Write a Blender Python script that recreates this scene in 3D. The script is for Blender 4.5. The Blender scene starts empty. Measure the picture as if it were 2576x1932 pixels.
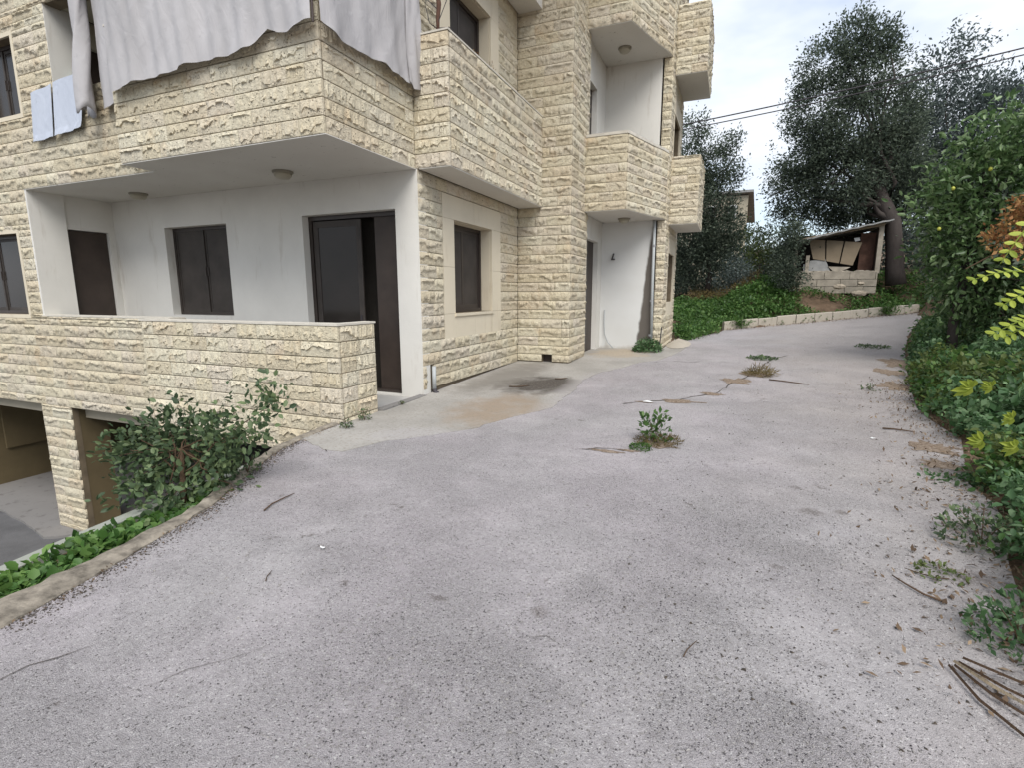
import bpy, math, random
import numpy as np
from mathutils import Vector, Matrix
from mathutils.geometry import delaunay_2d_cdt
random.seed(7); rng = np.random.default_rng(7)
scene = bpy.context.scene
COL = scene.collection
PI = math.pi
H = math.radians

# ------------------------------------------------------------------ camera
cam_d = bpy.data.cameras.new('camera'); cam = bpy.data.objects.new('camera', cam_d); COL.objects.link(cam)
Mc = [[0.92237658, 0.0645982, -0.38085235], [0.38628883, -0.15818078, 0.90871326], [-0.00154228, -0.98529484, -0.17085581]]
cam.matrix_world = Matrix([[Mc[r][0], -Mc[r][1], -Mc[r][2], 0] for r in range(3)] + [[0, 0, 0, 1]])
cam_d.sensor_width = 36; cam_d.lens = 18.267; cam_d.clip_start = .05; cam_d.clip_end = 2000
scene.camera = cam

# ------------------------------------------------------------------ world, sun, exposure
SUN_EL, SUN_AZ = H(50), H(146)          # azimuth from +Y clockwise: behind the camera, veiled by cloud
world = bpy.data.worlds.new('World'); scene.world = world; world.use_nodes = True
wn, wl = world.node_tree.nodes, world.node_tree.links
wn.clear()
wo = wn.new('ShaderNodeOutputWorld'); bg = wn.new('ShaderNodeBackground'); sky = wn.new('ShaderNodeTexSky')
sky.sky_type = 'NISHITA'; sky.sun_disc = False; sky.sun_elevation = SUN_EL; sky.sun_rotation = SUN_AZ
sky.air_density = 1.0; sky.dust_density = 1.5
tc = wn.new('ShaderNodeTexCoord'); mp = wn.new('ShaderNodeMapping'); mp.inputs['Scale'].default_value = (1, 1, 2.6)
cn = wn.new('ShaderNodeTexNoise'); cn.inputs['Scale'].default_value = 2.3; cn.inputs['Detail'].default_value = 5; cn.inputs['Roughness'].default_value = .55
cr = wn.new('ShaderNodeValToRGB'); cr.color_ramp.elements[0].position = .34; cr.color_ramp.elements[1].position = .60
cr.color_ramp.elements[0].color = (.25, .25, .25, 1); cr.color_ramp.elements[1].color = (1, 1, 1, 1)
mx = wn.new('ShaderNodeMix'); mx.data_type = 'RGBA'
mx.inputs['B'].default_value = (4.45, 4.7, 5.1, 1)      # white overcast cloud sheet
wl.new(tc.outputs['Generated'], mp.inputs['Vector']); wl.new(mp.outputs[0], cn.inputs['Vector'])
wl.new(cn.outputs['Fac'], cr.inputs['Fac']); wl.new(cr.outputs['Color'], mx.inputs['Factor'])
wl.new(sky.outputs[0], mx.inputs['A']); wl.new(mx.outputs['Result'], bg.inputs['Color'])
bg.inputs['Strength'].default_value = .10
wl.new(bg.outputs[0], wo.inputs['Surface'])
sun_d = bpy.data.lights.new('sun', 'SUN'); sun = bpy.data.objects.new('sun', sun_d); COL.objects.link(sun)
sun_d.energy = 1.5; sun_d.angle = H(40); sun_d.color = (1, .97, .92)
sd = Vector((math.sin(SUN_AZ) * math.cos(SUN_EL), math.cos(SUN_AZ) * math.cos(SUN_EL), math.sin(SUN_EL)))
sun.rotation_euler = sd.to_track_quat('Z', 'Y').to_euler()
scene.view_settings.view_transform = 'Standard'; scene.view_settings.look = 'None'
scene.view_settings.exposure = 1.18; scene.view_settings.gamma = 1; scene.view_settings.use_curve_mapping = False
scene.cycles.max_bounces = 6; scene.cycles.transparent_max_bounces = 8

# ------------------------------------------------------------------ material helper
class MT:
    def __init__(s, name, rough=.9, spec=.25):
        s.m = bpy.data.materials.new(name); s.m.use_nodes = True
        s.t = s.m.node_tree; s.n = s.t.nodes; s.l = s.t.links
        s.b = s.n['Principled BSDF']; s.b.inputs['Roughness'].default_value = rough
        s.b.inputs['Specular IOR Level'].default_value = spec
        s.tc = s.n.new('ShaderNodeTexCoord').outputs['Object']
        g = s.n.new('ShaderNodeNewGeometry'); s.pos = g.outputs['Position']; s.nor = g.outputs['Normal']
    def _in(s, sock, v):
        if hasattr(v, 'links') or isinstance(v, bpy.types.NodeSocket): s.l.new(v, sock)
        else: sock.default_value = v
    def scale(s, vec, sc):
        n = s.n.new('ShaderNodeMapping'); n.inputs['Scale'].default_value = sc; s.l.new(vec, n.inputs['Vector']); return n.outputs[0]
    def noise(s, scale, vec=None, detail=3, rough=.5, out='Fac', dist=0):
        n = s.n.new('ShaderNodeTexNoise'); n.inputs['Scale'].default_value = scale; n.inputs['Detail'].default_value = detail
        n.inputs['Roughness'].default_value = rough; n.inputs['Distortion'].default_value = dist
        s.l.new(vec if vec is not None else s.pos, n.inputs['Vector']); return n.outputs[out]
    def voro(s, scale, vec=None, feat='F1', out='Distance', rand=1):
        n = s.n.new('ShaderNodeTexVoronoi'); n.feature = feat; n.inputs['Scale'].default_value = scale
        if 'Randomness' in n.inputs: n.inputs['Randomness'].default_value = rand
        s.l.new(vec if vec is not None else s.pos, n.inputs['Vector']); return n.outputs[out]
    def ramp(s, fac, stops, interp='LINEAR'):
        n = s.n.new('ShaderNodeValToRGB'); r = n.color_ramp; r.interpolation = interp
        while len(r.elements) < len(stops): r.elements.new(.5)
        for e, (p, c) in zip(r.elements, stops):
            e.position = p; e.color = (c, c, c, 1) if not hasattr(c, '__len__') else (*c, 1)
        s._in(n.inputs['Fac'], fac); return n.outputs['Color']
    def mix(s, fac, a, b, mode='MIX'):
        n = s.n.new('ShaderNodeMix'); n.data_type = 'RGBA'; n.blend_type = mode
        s._in(n.inputs['Factor'], fac)
        for k, v in (('A', a), ('B', b)):
            if hasattr(v, '__len__') and not isinstance(v, bpy.types.NodeSocket): v = (*v, 1)
            s._in(n.inputs[k], v)
        return n.outputs['Result']
    def math(s, op, a, b=0.0, clamp=False):
        n = s.n.new('ShaderNodeMath'); n.operation = op; n.use_clamp = clamp
        s._in(n.inputs[0], a); s._in(n.inputs[1], b); return n.outputs[0]
    def sep(s, vec):
        n = s.n.new('ShaderNodeSeparateXYZ'); s.l.new(vec, n.inputs[0]); return n.outputs
    def attr(s, name, out='Fac'):
        n = s.n.new('ShaderNodeAttribute'); n.attribute_name = name; return n.outputs[out]
    def orand(s): return s.n.new('ShaderNodeObjectInfo').outputs['Random']
    def bump(s, h, dist=.01, strength=1.0, nrm=None):
        n = s.n.new('ShaderNodeBump'); n.inputs['Distance'].default_value = dist; n.inputs['Strength'].default_value = strength
        s.l.new(h, n.inputs['Height'])
        if nrm: s.l.new(nrm, n.inputs['Normal'])
        return n.outputs[0]
    def done(s, col, nrm=None, rough=None):
        if hasattr(col, '__len__') and not isinstance(col, bpy.types.NodeSocket): col = (*col, 1)
        s._in(s.b.inputs['Base Color'], col)
        if nrm is not None: s.l.new(nrm, s.b.inputs['Normal'])
        if rough is not None: s._in(s.b.inputs['Roughness'], rough)
        return s.m

def mat_stone():
    s = MT('rock_faced_limestone', .92, .2)
    rnd = s.math('FRACT', s.math('ADD', s.math('MULTIPLY', s.attr('tint'), 3.71), s.orand()))
    base = s.ramp(rnd, [(0, (.575, .505, .37)), (.2, (.63, .565, .415)), (.4, (.62, .555, .45)), (.55, (.66, .60, .45)), (.8, (.665, .615, .48)), (.9, (.60, .545, .43)), (1, (.62, .53, .385))])
    big = s.noise(.55, detail=3)
    base = s.mix(s.ramp(big, [(.42, 0), (.66, .45)]), base, (.55, .46, .32))
    warm = s.noise(2.6, detail=4, rough=.6)
    base = s.mix(s.ramp(warm, [(.58, 0), (.74, .4)]), base, (.58, .41, .24))
    fine = s.noise(38, detail=4, rough=.65)
    base = s.mix(s.ramp(fine, [(.33, .4), (.5, 0)]), base, (.40, .33, .23))
    stk = s.noise(1.5, s.scale(s.pos, (2.2, 2.2, .35)), detail=5, rough=.65)
    base = s.mix(s.ramp(stk, [(.60, 0), (.76, .32)]), base, (.40, .32, .22))
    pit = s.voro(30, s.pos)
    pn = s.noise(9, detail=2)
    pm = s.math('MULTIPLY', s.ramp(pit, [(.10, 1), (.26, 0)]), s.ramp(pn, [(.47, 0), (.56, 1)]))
    base = s.mix(pm, base, (.10, .075, .05))  # pits coloured dark: dirt plus painted shade of the small holes
    h = s.math('ADD', s.math('MULTIPLY', s.noise(16, detail=5, rough=.68, dist=.6), 1.0), s.math('MULTIPLY', pm, -.5))
    h2 = s.math('ADD', h, s.math('MULTIPLY', s.noise(70, detail=3, rough=.6), .18))
    return s.done(base, s.bump(h2, .045, .85))

def mat_simple(name, c, var=.12, sc=3, rough=.85, spec=.25, bump=.002, bsc=60):
    s = MT(name, rough, spec)
    n = s.noise(sc, detail=4, rough=.6)
    col = s.mix(s.ramp(n, [(.3, 1), (.7, 0)]), c, tuple(v * (1 - var * 2) for v in c))
    return s.done(col, s.bump(s.noise(bsc, detail=3), bump) if bump else None)

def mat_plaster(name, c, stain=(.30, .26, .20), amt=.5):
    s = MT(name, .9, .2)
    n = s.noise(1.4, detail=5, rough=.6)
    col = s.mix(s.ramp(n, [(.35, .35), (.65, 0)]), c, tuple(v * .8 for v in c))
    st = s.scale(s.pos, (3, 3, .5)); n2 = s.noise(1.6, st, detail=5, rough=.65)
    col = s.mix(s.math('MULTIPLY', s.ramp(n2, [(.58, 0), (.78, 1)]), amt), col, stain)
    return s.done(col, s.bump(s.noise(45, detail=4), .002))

def mat_niche():
    # white wall with a wide dark damp streak behind the drain pipe and brown splash at its foot
    s = MT('damp_white_plaster', .9, .2)
    x, y, z = s.sep(s.pos)
    n = s.noise(1.8, detail=4)
    col = s.mix(s.ramp(n, [(.35, .3), (.65, 0)]), (.64, .64, .62), (.55, .54, .51))
    w = s.math('ADD', s.math('MULTIPLY', s.noise(2.2, detail=3), .16), s.math('MULTIPLY', s.math('MULTIPLY', s.math('SUBTRACT', .6, z), .07), 1))
    d = s.math('ABSOLUTE', s.math('SUBTRACT', s.math('ADD', x, s.math('MULTIPLY', s.math('SUBTRACT', .9, z), .03)), -1.95))
    m = s.ramp(s.math('SUBTRACT', d, w), [(.06, 1), (.11, 0)])
    col = s.mix(m, col, (.13, .115, .10))
    f = s.ramp(s.math('ADD', z, s.math('MULTIPLY', s.noise(3.5, detail=4), .35)), [(0, 0), (1, 1)])
    foot = s.ramp(s.math('SUBTRACT', s.math('MULTIPLY', -1.0, z), s.math('ADD', 1.05, s.math('MULTIPLY', s.noise(4, detail=4), .5))), [(0, 0), (.25, .7)])
    col = s.mix(foot, col, (.32, .27, .20))
    return s.done(col, s.bump(s.noise(45, detail=4), .002))

def mat_soffit():
    s = MT('soffit_plaster', .9, .2)
    n = s.noise(1.1, detail=4)
    col = s.mix(s.ramp(n, [(.35, .4), (.65, 0)]), (.62, .60, .55), (.54, .51, .46))
    sp = s.noise(7, s.scale(s.pos, (1, 2.0, 1)), detail=6, rough=.75)
    col = s.mix(s.ramp(sp, [(.635, 0), (.665, .8)]), col, (.16, .14, .115))
    return s.done(col, s.bump(s.noise(50, detail=4), .002))

def mat_asphalt():
    s = MT('worn_asphalt', .93, .25)
    x, y, z = s.sep(s.pos)
    n = s.noise(.7, detail=4, rough=.55)
    col = s.mix(s.ramp(n, [(.36, 0), (.64, 1)]), (.375, .353, .353), (.395, .360, .370))
    n2 = s.noise(2.4, detail=5, rough=.62)
    col = s.mix(s.ramp(n2, [(.33, .28), (.55, 0)]), col, (.25, .235, .23))
    dustm = s.ramp(s.math('ADD', s.math('MULTIPLY', x, .30), s.noise(.8, detail=4)), [(.5, 0), (1.1, .55)])
    col = s.mix(dustm, col, (.35, .31, .275))
    worn = s.ramp(s.noise(.9, s.scale(s.pos, (1, 1, 1)), detail=7, rough=.75), [(.38, .3), (.60, 1.0)])
    def blobm(cx, cy, rx, ry, lo, hi, nz=1.6, sc=3.0):
        dx = s.math('DIVIDE', s.math('SUBTRACT', x, cx), rx); dy = s.math('DIVIDE', s.math('SUBTRACT', y, cy), ry)
        d = s.math('ADD', s.math('MULTIPLY', dx, dx), s.math('MULTIPLY', dy, dy))
        d = s.math('ADD', d, s.math('MULTIPLY', s.math('SUBTRACT', s.noise(sc, detail=6, rough=.7), .5), nz))
        return s.ramp(d, [(lo, 1), (hi, 0)])
    rav = None
    for bl in ((.15, 3.6, .8, .8), (-1.1, 1.75, .75, .5), (-.3, 2.6, .6, .6), (.2, 1.9, .6, .4)):
        m_ = blobm(*bl, -.4, 1.6, 3.4, 1.9); rav = m_ if rav is None else s.math('MAXIMUM', rav, m_)
    spots = None
    for bl in ((-.82, 2.32, .055, .06), (-1.37, 2.23, .07, .035), (.65, 4.29, .11, .09), (.86, 4.36, .06, .06), (.60, 4.82, .05, .05), (1.35, 3.6, .2, .12), (.35, 3.3, .05, .04), (1.9, 5.9, .25, .3), (1.6, 4.4, .18, .2)):
        m_ = s.math('MULTIPLY', blobm(*bl, .0, 1.8, 2.2, 16), s.ramp(s.noise(70, detail=3, rough=.7), [(.38, .2), (.55, 1)])); spots = m_ if spots is None else s.math('MAXIMUM', spots, m_)
    worn = s.math('MAXIMUM', worn, s.math('MULTIPLY', rav, 1.05))
    col = s.mix(s.math('MULTIPLY', rav, .14), col, (.25, .235, .235))
    c1 = s.sep(s.voro(300, out='Color'))[0]
    dk = s.ramp(c1, [(.0, 1), (.15, 1), (.20, 0), (1, 0)], 'LINEAR')
    lt = s.ramp(c1, [(.0, 0), (.82, 0), (.86, 1), (1, 1)], 'LINEAR')
    col = s.mix(s.math('MULTIPLY', dk, s.math('MULTIPLY', worn, .66)), col, (.13, .12, .12))
    col = s.mix(s.math('MULTIPLY', lt, s.math('MULTIPLY', worn, .65)), col, (.50, .48, .47))
    c2 = s.sep(s.voro(150, out='Color'))[1]
    col = s.mix(s.math('MULTIPLY', s.ramp(c2, [(0, 0), (.95, 0), (.965, 1), (1, 1)]), .7), col, (.56, .54, .52))
    col = s.mix(s.math('MULTIPLY', s.ramp(c2, [(0, 1), (.03, 1), (.045, 0), (1, 0)]), .8), col, (.06, .055, .05))
    mot = s.noise(32, detail=4, rough=.7)
    col = s.mix(s.ramp(mot, [(.34, .5), (.52, 0)]), col, (.24, .222, .22))
    col = s.mix(s.ramp(s.noise(55, detail=3, rough=.6), [(.55, 0), (.72, .4)]), col, (.46, .44, .43))
    pk = s.noise(3.4, detail=7, rough=.78)
    col = s.mix(s.ramp(pk, [(.63, 0), (.70, .75)]), col, (.13, .11, .095))
    col = s.mix(s.math('MULTIPLY', spots, .7), col, (.10, .08, .065))
    h = s.math('ADD', s.math('MULTIPLY', s.voro(200), -.5), s.math('MULTIPLY', s.noise(60, detail=6, rough=.75), 1.3))
    h = s.math('MULTIPLY', h, s.ramp(worn, [(.2, .35), (1, 1)]))
    h = s.math('SUBTRACT', h, s.math('MULTIPLY', s.ramp(pk, [(.60, 0), (.72, 1)]), .6))
    return s.done(col, s.bump(h, .013, 1.0))

def mat_apron():
    s = MT('stained_concrete', .9, .25)
    x, y, z = s.sep(s.pos)
    n = s.noise(1.2, detail=5, rough=.6)
    col = s.mix(s.ramp(n, [(.35, 0), (.65, 1)]), (.29, .275, .25), (.37, .35, .32))
    def blob(cx, cy, rx, ry, c, lo, hi, amt, col):
        dx = s.math('DIVIDE', s.math('SUBTRACT', x, cx), rx); dy = s.math('DIVIDE', s.math('SUBTRACT', y, cy), ry)
        d = s.math('ADD', s.math('MULTIPLY', dx, dx), s.math('MULTIPLY', dy, dy))
        d = s.math('ADD', d, s.math('MULTIPLY', s.math('SUBTRACT', s.noise(2.6, detail=5, rough=.65), .5), 2.2))
        return s.mix(s.math('MULTIPLY', s.ramp(d, [(lo, 1), (hi, 0)]), amt), col, c)
    col = blob(-2.95, 6.6, .75, 1.3, (.27, .20, .135), .1, 1.1, .75, col)
    col = blob(-3.0, 8.5, .9, 1.0, (.06, .05, .042), .25, 1.1, .95, col)
    col = blob(-3.9, 9.2, .6, 2.2, (.17, .155, .135), .2, 1.1, .7, col)
    col = blob(-2.2, 8.5, .5, 2.5, (.34, .32, .31), .2, 1.0, .7, col)
    col = blob(-3.2, 4.9, .7, .5, (.36, .34, .33), .2, 1.0, .7, col)
    col = blob(-2.6, 13.2, .9, 1.0, (.42, .33, .22), .2, 1.0, .6, col)
    col = s.mix(s.ramp(s.noise(30, detail=4, rough=.7), [(.36, .5), (.5, 0)]), col, (.2, .18, .15))
    return s.done(col, s.bump(s.noise(26, detail=5, rough=.65), .01, .8))

def mat_leaf(name, stops, rough=.45, spec=.4, trans=.35):
    s = MT(name, rough, spec)
    col = s.ramp(s.attr('tint'), stops)
    n = s.noise(1.1, detail=2)
    col = s.mix(s.ramp(n, [(.35, .45), (.65, 0)]), col, tuple(v * .55 for v in stops[0][1]))
    s.b.inputs['Base Color'].default_value = (0, 0, 0, 1)
    s.l.new(col, s.b.inputs['Base Color'])
    tr = s.n.new('ShaderNodeBsdfTranslucent'); s.l.new(col, tr.inputs['Color'])
    ms = s.n.new('ShaderNodeMixShader'); ms.inputs['Fac'].default_value = trans
    s.l.new(s.b.outputs[0], ms.inputs[1]); s.l.new(tr.outputs[0], ms.inputs[2])
    s.l.new(ms.outputs[0], s.n['Material Output'].inputs['Surface'])
    return s.m

def mat_bark(name, c):
    s = MT(name, .95, .1)
    n = s.noise(9, s.scale(s.pos, (1, 1, .3)), detail=5, rough=.7)
    return s.done(s.mix(n, c, tuple(v * .45 for v in c)), s.bump(n, .03))

def mat_glass(name, c):
    s = MT(name, .12, .22)
    n = s.noise(2, detail=3)
    return s.done(s.mix(n, c, tuple(v * 1.8 for v in c)), None, s.math('ADD', .06, s.math('MULTIPLY', n, .2)))

M = dict(
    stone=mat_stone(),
    mortar=mat_simple('dark_joint_mortar', (.21, .165, .11), .2, 4),
    plaster=mat_plaster('white_plaster', (.66, .64, .59), (.36, .31, .24), amt=.55),
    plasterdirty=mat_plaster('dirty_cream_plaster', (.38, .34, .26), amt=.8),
    niche=mat_niche(),
    soffit=mat_soffit(),
    smooth=mat_plaster('smooth_limestone_slab', (.64, .57, .44), (.36, .28, .18), .6),
    cap=mat_simple('pale_cap_mortar', (.62, .58, .50), .12, 5),
    frame=mat_simple('brown_aluminium', (.045, .035, .03), .1, 4, .4, .4, 0),
    doorm=mat_simple('brown_metal_door', (.055, .040, .032), .2, 2, .5, .35, .001),
    shutter=mat_simple('dusty_brown_screen', (.060, .050, .043), .2, 3, .55, .3, 0),
    glass=mat_glass('dark_window_glass', (.022, .019, .017)),
    dark=mat_simple('unlit_interior', (.035, .03, .025), .1, 2, .9),  # indoor shade put into a near-black colour
    ochre=mat_simple('ochre_garage_wall', (.15, .115, .062), .15, 1),
    fabric=None, board=None,
    asphalt=mat_asphalt(), apron=mat_apron(),
    lowasphalt=mat_simple('grey_lower_asphalt', (.13, .128, .13), .15, 2, .92, .2, .006, 40),
    garagefloor=mat_plaster('worn_garage_concrete', (.21, .20, .19), (.07, .06, .055), .9),
    kerb=mat_plaster('weathered_kerb_concrete', (.40, .36, .30), (.20, .17, .12), .8), oldkerb=mat_simple('crumbling_sandy_concrete', (.33, .29, .235), .34, 9, .95, .15, .02, 14),
    bedwall=mat_plaster('mossy_bed_concrete', (.30, .31, .27), (.12, .14, .08), .8),
    soil=None,
    bark=mat_bark('grey_brown_bark', (.085, .072, .066)),
    twig=mat_bark('brown_twig', (.13, .085, .055)),
    paletwig=mat_bark('dry_pale_stem', (.36, .29, .20)),
    tile=mat_simple('grey_floor_tile', (.42, .41, .39), .08, 2, .5, .4, 0),
    lamp=mat_simple('lamp_opal_bowl', (.40, .37, .29), .05, 3, .4, .5, 0),
    lamprim=mat_simple('lamp_rim', (.26, .24, .19), .05, 3, .5, .4, 0),
    pipe=mat_simple('pale_grey_pipe', (.40, .42, .42), .08, 3, .5, .4, 0),
    metal=mat_simple('dark_metal_pole', (.10, .075, .07), .15, 3, .5, .4, 0),
    greymetal=mat_simple('grey_metal_pole', (.30, .30, .31), .1, 3, .5, .4, 0),
    cable=mat_simple('cable_sheath', (.045, .04, .045), .05, 3, .6, .3, 0),
    rust=mat_simple('rusty_metal', (.13, .07, .05), .25, 4, .8, .2, .003),
    tin=mat_simple('grey_roof_sheet', (.30, .30, .29), .2, 3, .6, .3, .003),
    plank=mat_simple('pale_old_block', (.36, .32, .26), .2, 3, .9, .2, .01, 20),
    cardboard=mat_simple('tan_sheet', (.24, .19, .13), .1, 2, .8),
    white=mat_simple('white_scrap', (.70, .70, .68), .05, 5, .7),
    houseW=mat_simple('pale_house_render', (.45, .40, .30), .15, .8),
    rock=mat_simple('pale_rock', (.42, .36, .28), .2, 6, .9, .2, .01, 20),
    pebble=mat_simple('grey_pebble', (.36, .34, .32), .3, 60, .9),
    debris=mat_simple('brown_leaf_litter', (.12, .10, .08), .4, 40, .9),
    fruit=mat_simple('green_yellow_fruit', (.50, .52, .08), .15, 8, .4, .4, 0),
)
def mat_fabric(name, c, c2):
    s = MT(name, .85, .2)
    n = s.noise(1.3, s.scale(s.pos, (1, 1, .5)), detail=5, rough=.6)
    col = s.mix(s.ramp(n, [(.35, 0), (.7, 1)]), c, c2)
    st = s.noise(5, detail=5, rough=.7)
    col = s.mix(s.ramp(st, [(.62, 0), (.72, .35)]), col, tuple(v * .6 for v in c2))
    tr = s.n.new('ShaderNodeBsdfTranslucent'); s.l.new(col, tr.inputs['Color'])
    m = s.done(col, s.bump(s.noise(4, s.scale(s.pos, (1.6, 1.6, 1)), detail=5, rough=.5, dist=1.0), .022, .6))
    ms = s.n.new('ShaderNodeMixShader'); ms.inputs['Fac'].default_value = .12
    s.l.new(s.b.outputs[0], ms.inputs[1]); s.l.new(tr.outputs[0], ms.inputs[2])
    s.l.new(ms.outputs[0], s.n['Material Output'].inputs['Surface'])
    return m
M['fabric'] = mat_fabric('grey_awning_cloth', (.51, .495, .50), (.42, .405, .405))
M['board'] = mat_fabric('bluish_white_sheet', (.56, .60, .68), (.50, .54, .62))
def mat_soil():
    s = MT('bank_soil', .95, .1)
    n = s.noise(2.2, detail=6, rough=.65)
    col = s.ramp(n, [(.3, (.06, .045, .03)), (.5, (.12, .082, .055)), (.7, (.17, .125, .085))])
    return s.done(col, s.bump(n, .06))
M['soil'] = mat_soil()
G_DARK = [(0, (.042, .058, .042)), (.5, (.095, .125, .088)), (1, (.22, .265, .19))]
M['leaf_oak'] = mat_leaf('dark_evergreen_leaf', G_DARK, .5, .35, .5)
M['leaf_far'] = mat_leaf('hazed_grey_green_leaf', [(0, (.065, .088, .084)), (1, (.20, .24, .225))], .6, .3, .3)  # haze over the far crown is lightened into this leaf colour
M['leaf_citrus'] = mat_leaf('citrus_leaf', [(0, (.055, .105, .035)), (.6, (.14, .235, .085)), (1, (.30, .40, .20))], .38, .45, .3)
M['leaf_light'] = mat_leaf('yellow_green_leaf', [(0, (.06, .09, .025)), (1, (.20, .25, .07))], .5, .35, .4)
M['leaf_grass'] = mat_leaf('bright_weed_leaf', [(0, (.040, .095, .020)), (.5, (.085, .185, .042)), (1, (.17, .28, .075))], .5, .35, .35)
M['leaf_nettle'] = mat_leaf('nettle_leaf', [(0, (.040, .095, .032)), (.5, (.085, .17, .065)), (1, (.19, .29, .14))], .5, .35, .3)
M['leaf_bush'] = mat_leaf('dull_green_leaf', [(0, (.045, .075, .035)), (.5, (.09, .14, .065)), (1, (.19, .25, .11))], .5, .35, .3)
M['leaf_yellow'] = mat_leaf('bright_yellow_leaf', [(0, (.28, .36, .05)), (1, (.50, .56, .09))], .5, .35, .45)
M['leaf_dry'] = mat_leaf('dry_orange_leaf', [(0, (.20, .085, .035)), (.6, (.38, .20, .08)), (1, (.50, .33, .13))], .7, .2, .3)
M['leaf_brown'] = mat_leaf('brown_fallen_leaf', [(0, (.09, .06, .04)), (.6, (.20, .14, .09)), (1, (.36, .27, .18))], .8, .15, .1)
M['leaf_straw'] = mat_leaf('dry_grass_blade', [(0, (.10, .075, .03)), (1, (.26, .20, .08))], .7, .2, .3)

# ------------------------------------------------------------------ object helpers
def tag(o, label=None, cat=None, group=None, kind=None):
    if label: o['label'] = label
    if cat: o['category'] = cat
    if group: o['group'] = group
    if kind: o['kind'] = kind
    return o
def empty(name, loc=(0, 0, 0), rz=0, **k):
    o = bpy.data.objects.new(name, None); COL.objects.link(o); o.location = loc; o.rotation_euler = (0, 0, rz); o.empty_display_size = .2
    return tag(o, **k)
def link(name, me, parent=None, loc=(0, 0, 0)):
    o = bpy.data.objects.new(name, me); COL.objects.link(o); o.location = loc
    if parent is not None:
        o.parent = parent
        w = parent.get('_w', None)
        base = WORLD.get(parent.name, (0, 0, 0))
        o.location = (loc[0] - base[0], loc[1] - base[1], loc[2] - base[2])
    WORLD[o.name] = loc
    return o
WORLD = {}
class MB:
    """collects faces, builds one mesh object whose origin is given"""
    def __init__(s): s.v = []; s.f = []; s.smooth = False
    def add(s, vs, fs):
        b = len(s.v); s.v += [tuple(p) for p in vs]; s.f += [tuple(i + b for i in f) for f in fs]; return s
    def box(s, x0, x1, y0, y1, z0, z1):
        vs = [(x, y, z) for z in (z0, z1) for y in (y0, y1) for x in (x0, x1)]
        return s.add(vs, [(0, 2, 3, 1), (4, 5, 7, 6), (0, 1, 5, 4), (2, 6, 7, 3), (0, 4, 6, 2), (1, 3, 7, 5)])
    def prism(s, poly, z0, z1):
        n = len(poly); vs = [(p[0], p[1], z0) for p in poly] + [(p[0], p[1], z1) for p in poly]
        a = sum(poly[i][0] * poly[(i + 1) % n][1] - poly[(i + 1) % n][0] * poly[i][1] for i in range(n))
        fs = [tuple(range(n))[::-1], tuple(range(n, 2 * n))] + [(i, (i + 1) % n, n + (i + 1) % n, n + i) for i in range(n)]
        if a < 0: fs = [f[::-1] for f in fs]
        return s.add(vs, fs)
    def tube(s, pts, rad, n=8, caps=True):
        pts = [Vector(p) for p in pts]; vs = []
        if not hasattr(rad, '__len__'): rad = [rad] * len(pts)
        up = Vector((0, 0, 1))
        for i, p in enumerate(pts):
            d = (pts[min(i + 1, len(pts) - 1)] - pts[max(i - 1, 0)]).normalized()
            a = d.cross(up if abs(d.z) < .95 else Vector((1, 0, 0))).normalized(); b = d.cross(a)
            for k in range(n):
                t = 2 * PI * k / n; vs.append(p + (a * math.cos(t) + b * math.sin(t)) * rad[i])
        fs = [(i * n + k, i * n + (k + 1) % n, (i + 1) * n + (k + 1) % n, (i + 1) * n + k) for i in range(len(pts) - 1) for k in range(n)]
        if caps: fs += [tuple(range(n))[::-1], tuple((len(pts) - 1) * n + k for k in range(n))]
        return s.add(vs, fs)
    def lathe(s, prof, c, n=20):
        vs = [(c[0] + r * math.cos(2 * PI * k / n), c[1] + r * math.sin(2 * PI * k / n), c[2] + z) for r, z in prof for k in range(n)]
        m = len(prof)
        fs = [(i * n + k, i * n + (k + 1) % n, (i + 1) * n + (k + 1) % n, (i + 1) * n + k) for i in range(m - 1) for k in range(n)]
        fs += [tuple((m - 1) * n + k for k in range(n)), tuple(range(n))[::-1]]
        return s.add(vs, fs)
    def build(s, name, mat, parent=None, org=(0, 0, 0), smooth=False, **k):
        me = bpy.data.meshes.new(name)
        me.from_pydata([(a - org[0], b - org[1], c - org[2]) for a, b, c in s.v], [], s.f); me.materials.append(mat)
        if smooth: me.polygons.foreach_set('use_smooth', [True] * len(me.polygons))
        me.update()
        return tag(link(name, me, parent, org), **k)
def np_mesh(name, V, F, mat, tint=None, smooth=False):
    """V (n,3), F (m,4) quads"""
    me = bpy.data.meshes.new(name); me.vertices.add(len(V)); me.vertices.foreach_set('co', V.astype(np.float32).ravel())
    k = F.shape[1]; me.loops.add(F.size); me.loops.foreach_set('vertex_index', F.astype(np.int32).ravel())
    me.polygons.add(len(F)); me.polygons.foreach_set('loop_start', (np.arange(len(F)) * k).astype(np.int32))
    me.polygons.foreach_set('loop_total', np.full(len(F), k, np.int32))
    if smooth: me.polygons.foreach_set('use_smooth', np.ones(len(F), bool))
    if tint is not None:
        a = me.attributes.new('tint', 'FLOAT', 'POINT'); a.data.foreach_set('value', tint.astype(np.float32))
    me.materials.append(mat); me.update(calc_edges=True); me.validate(); return me

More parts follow.
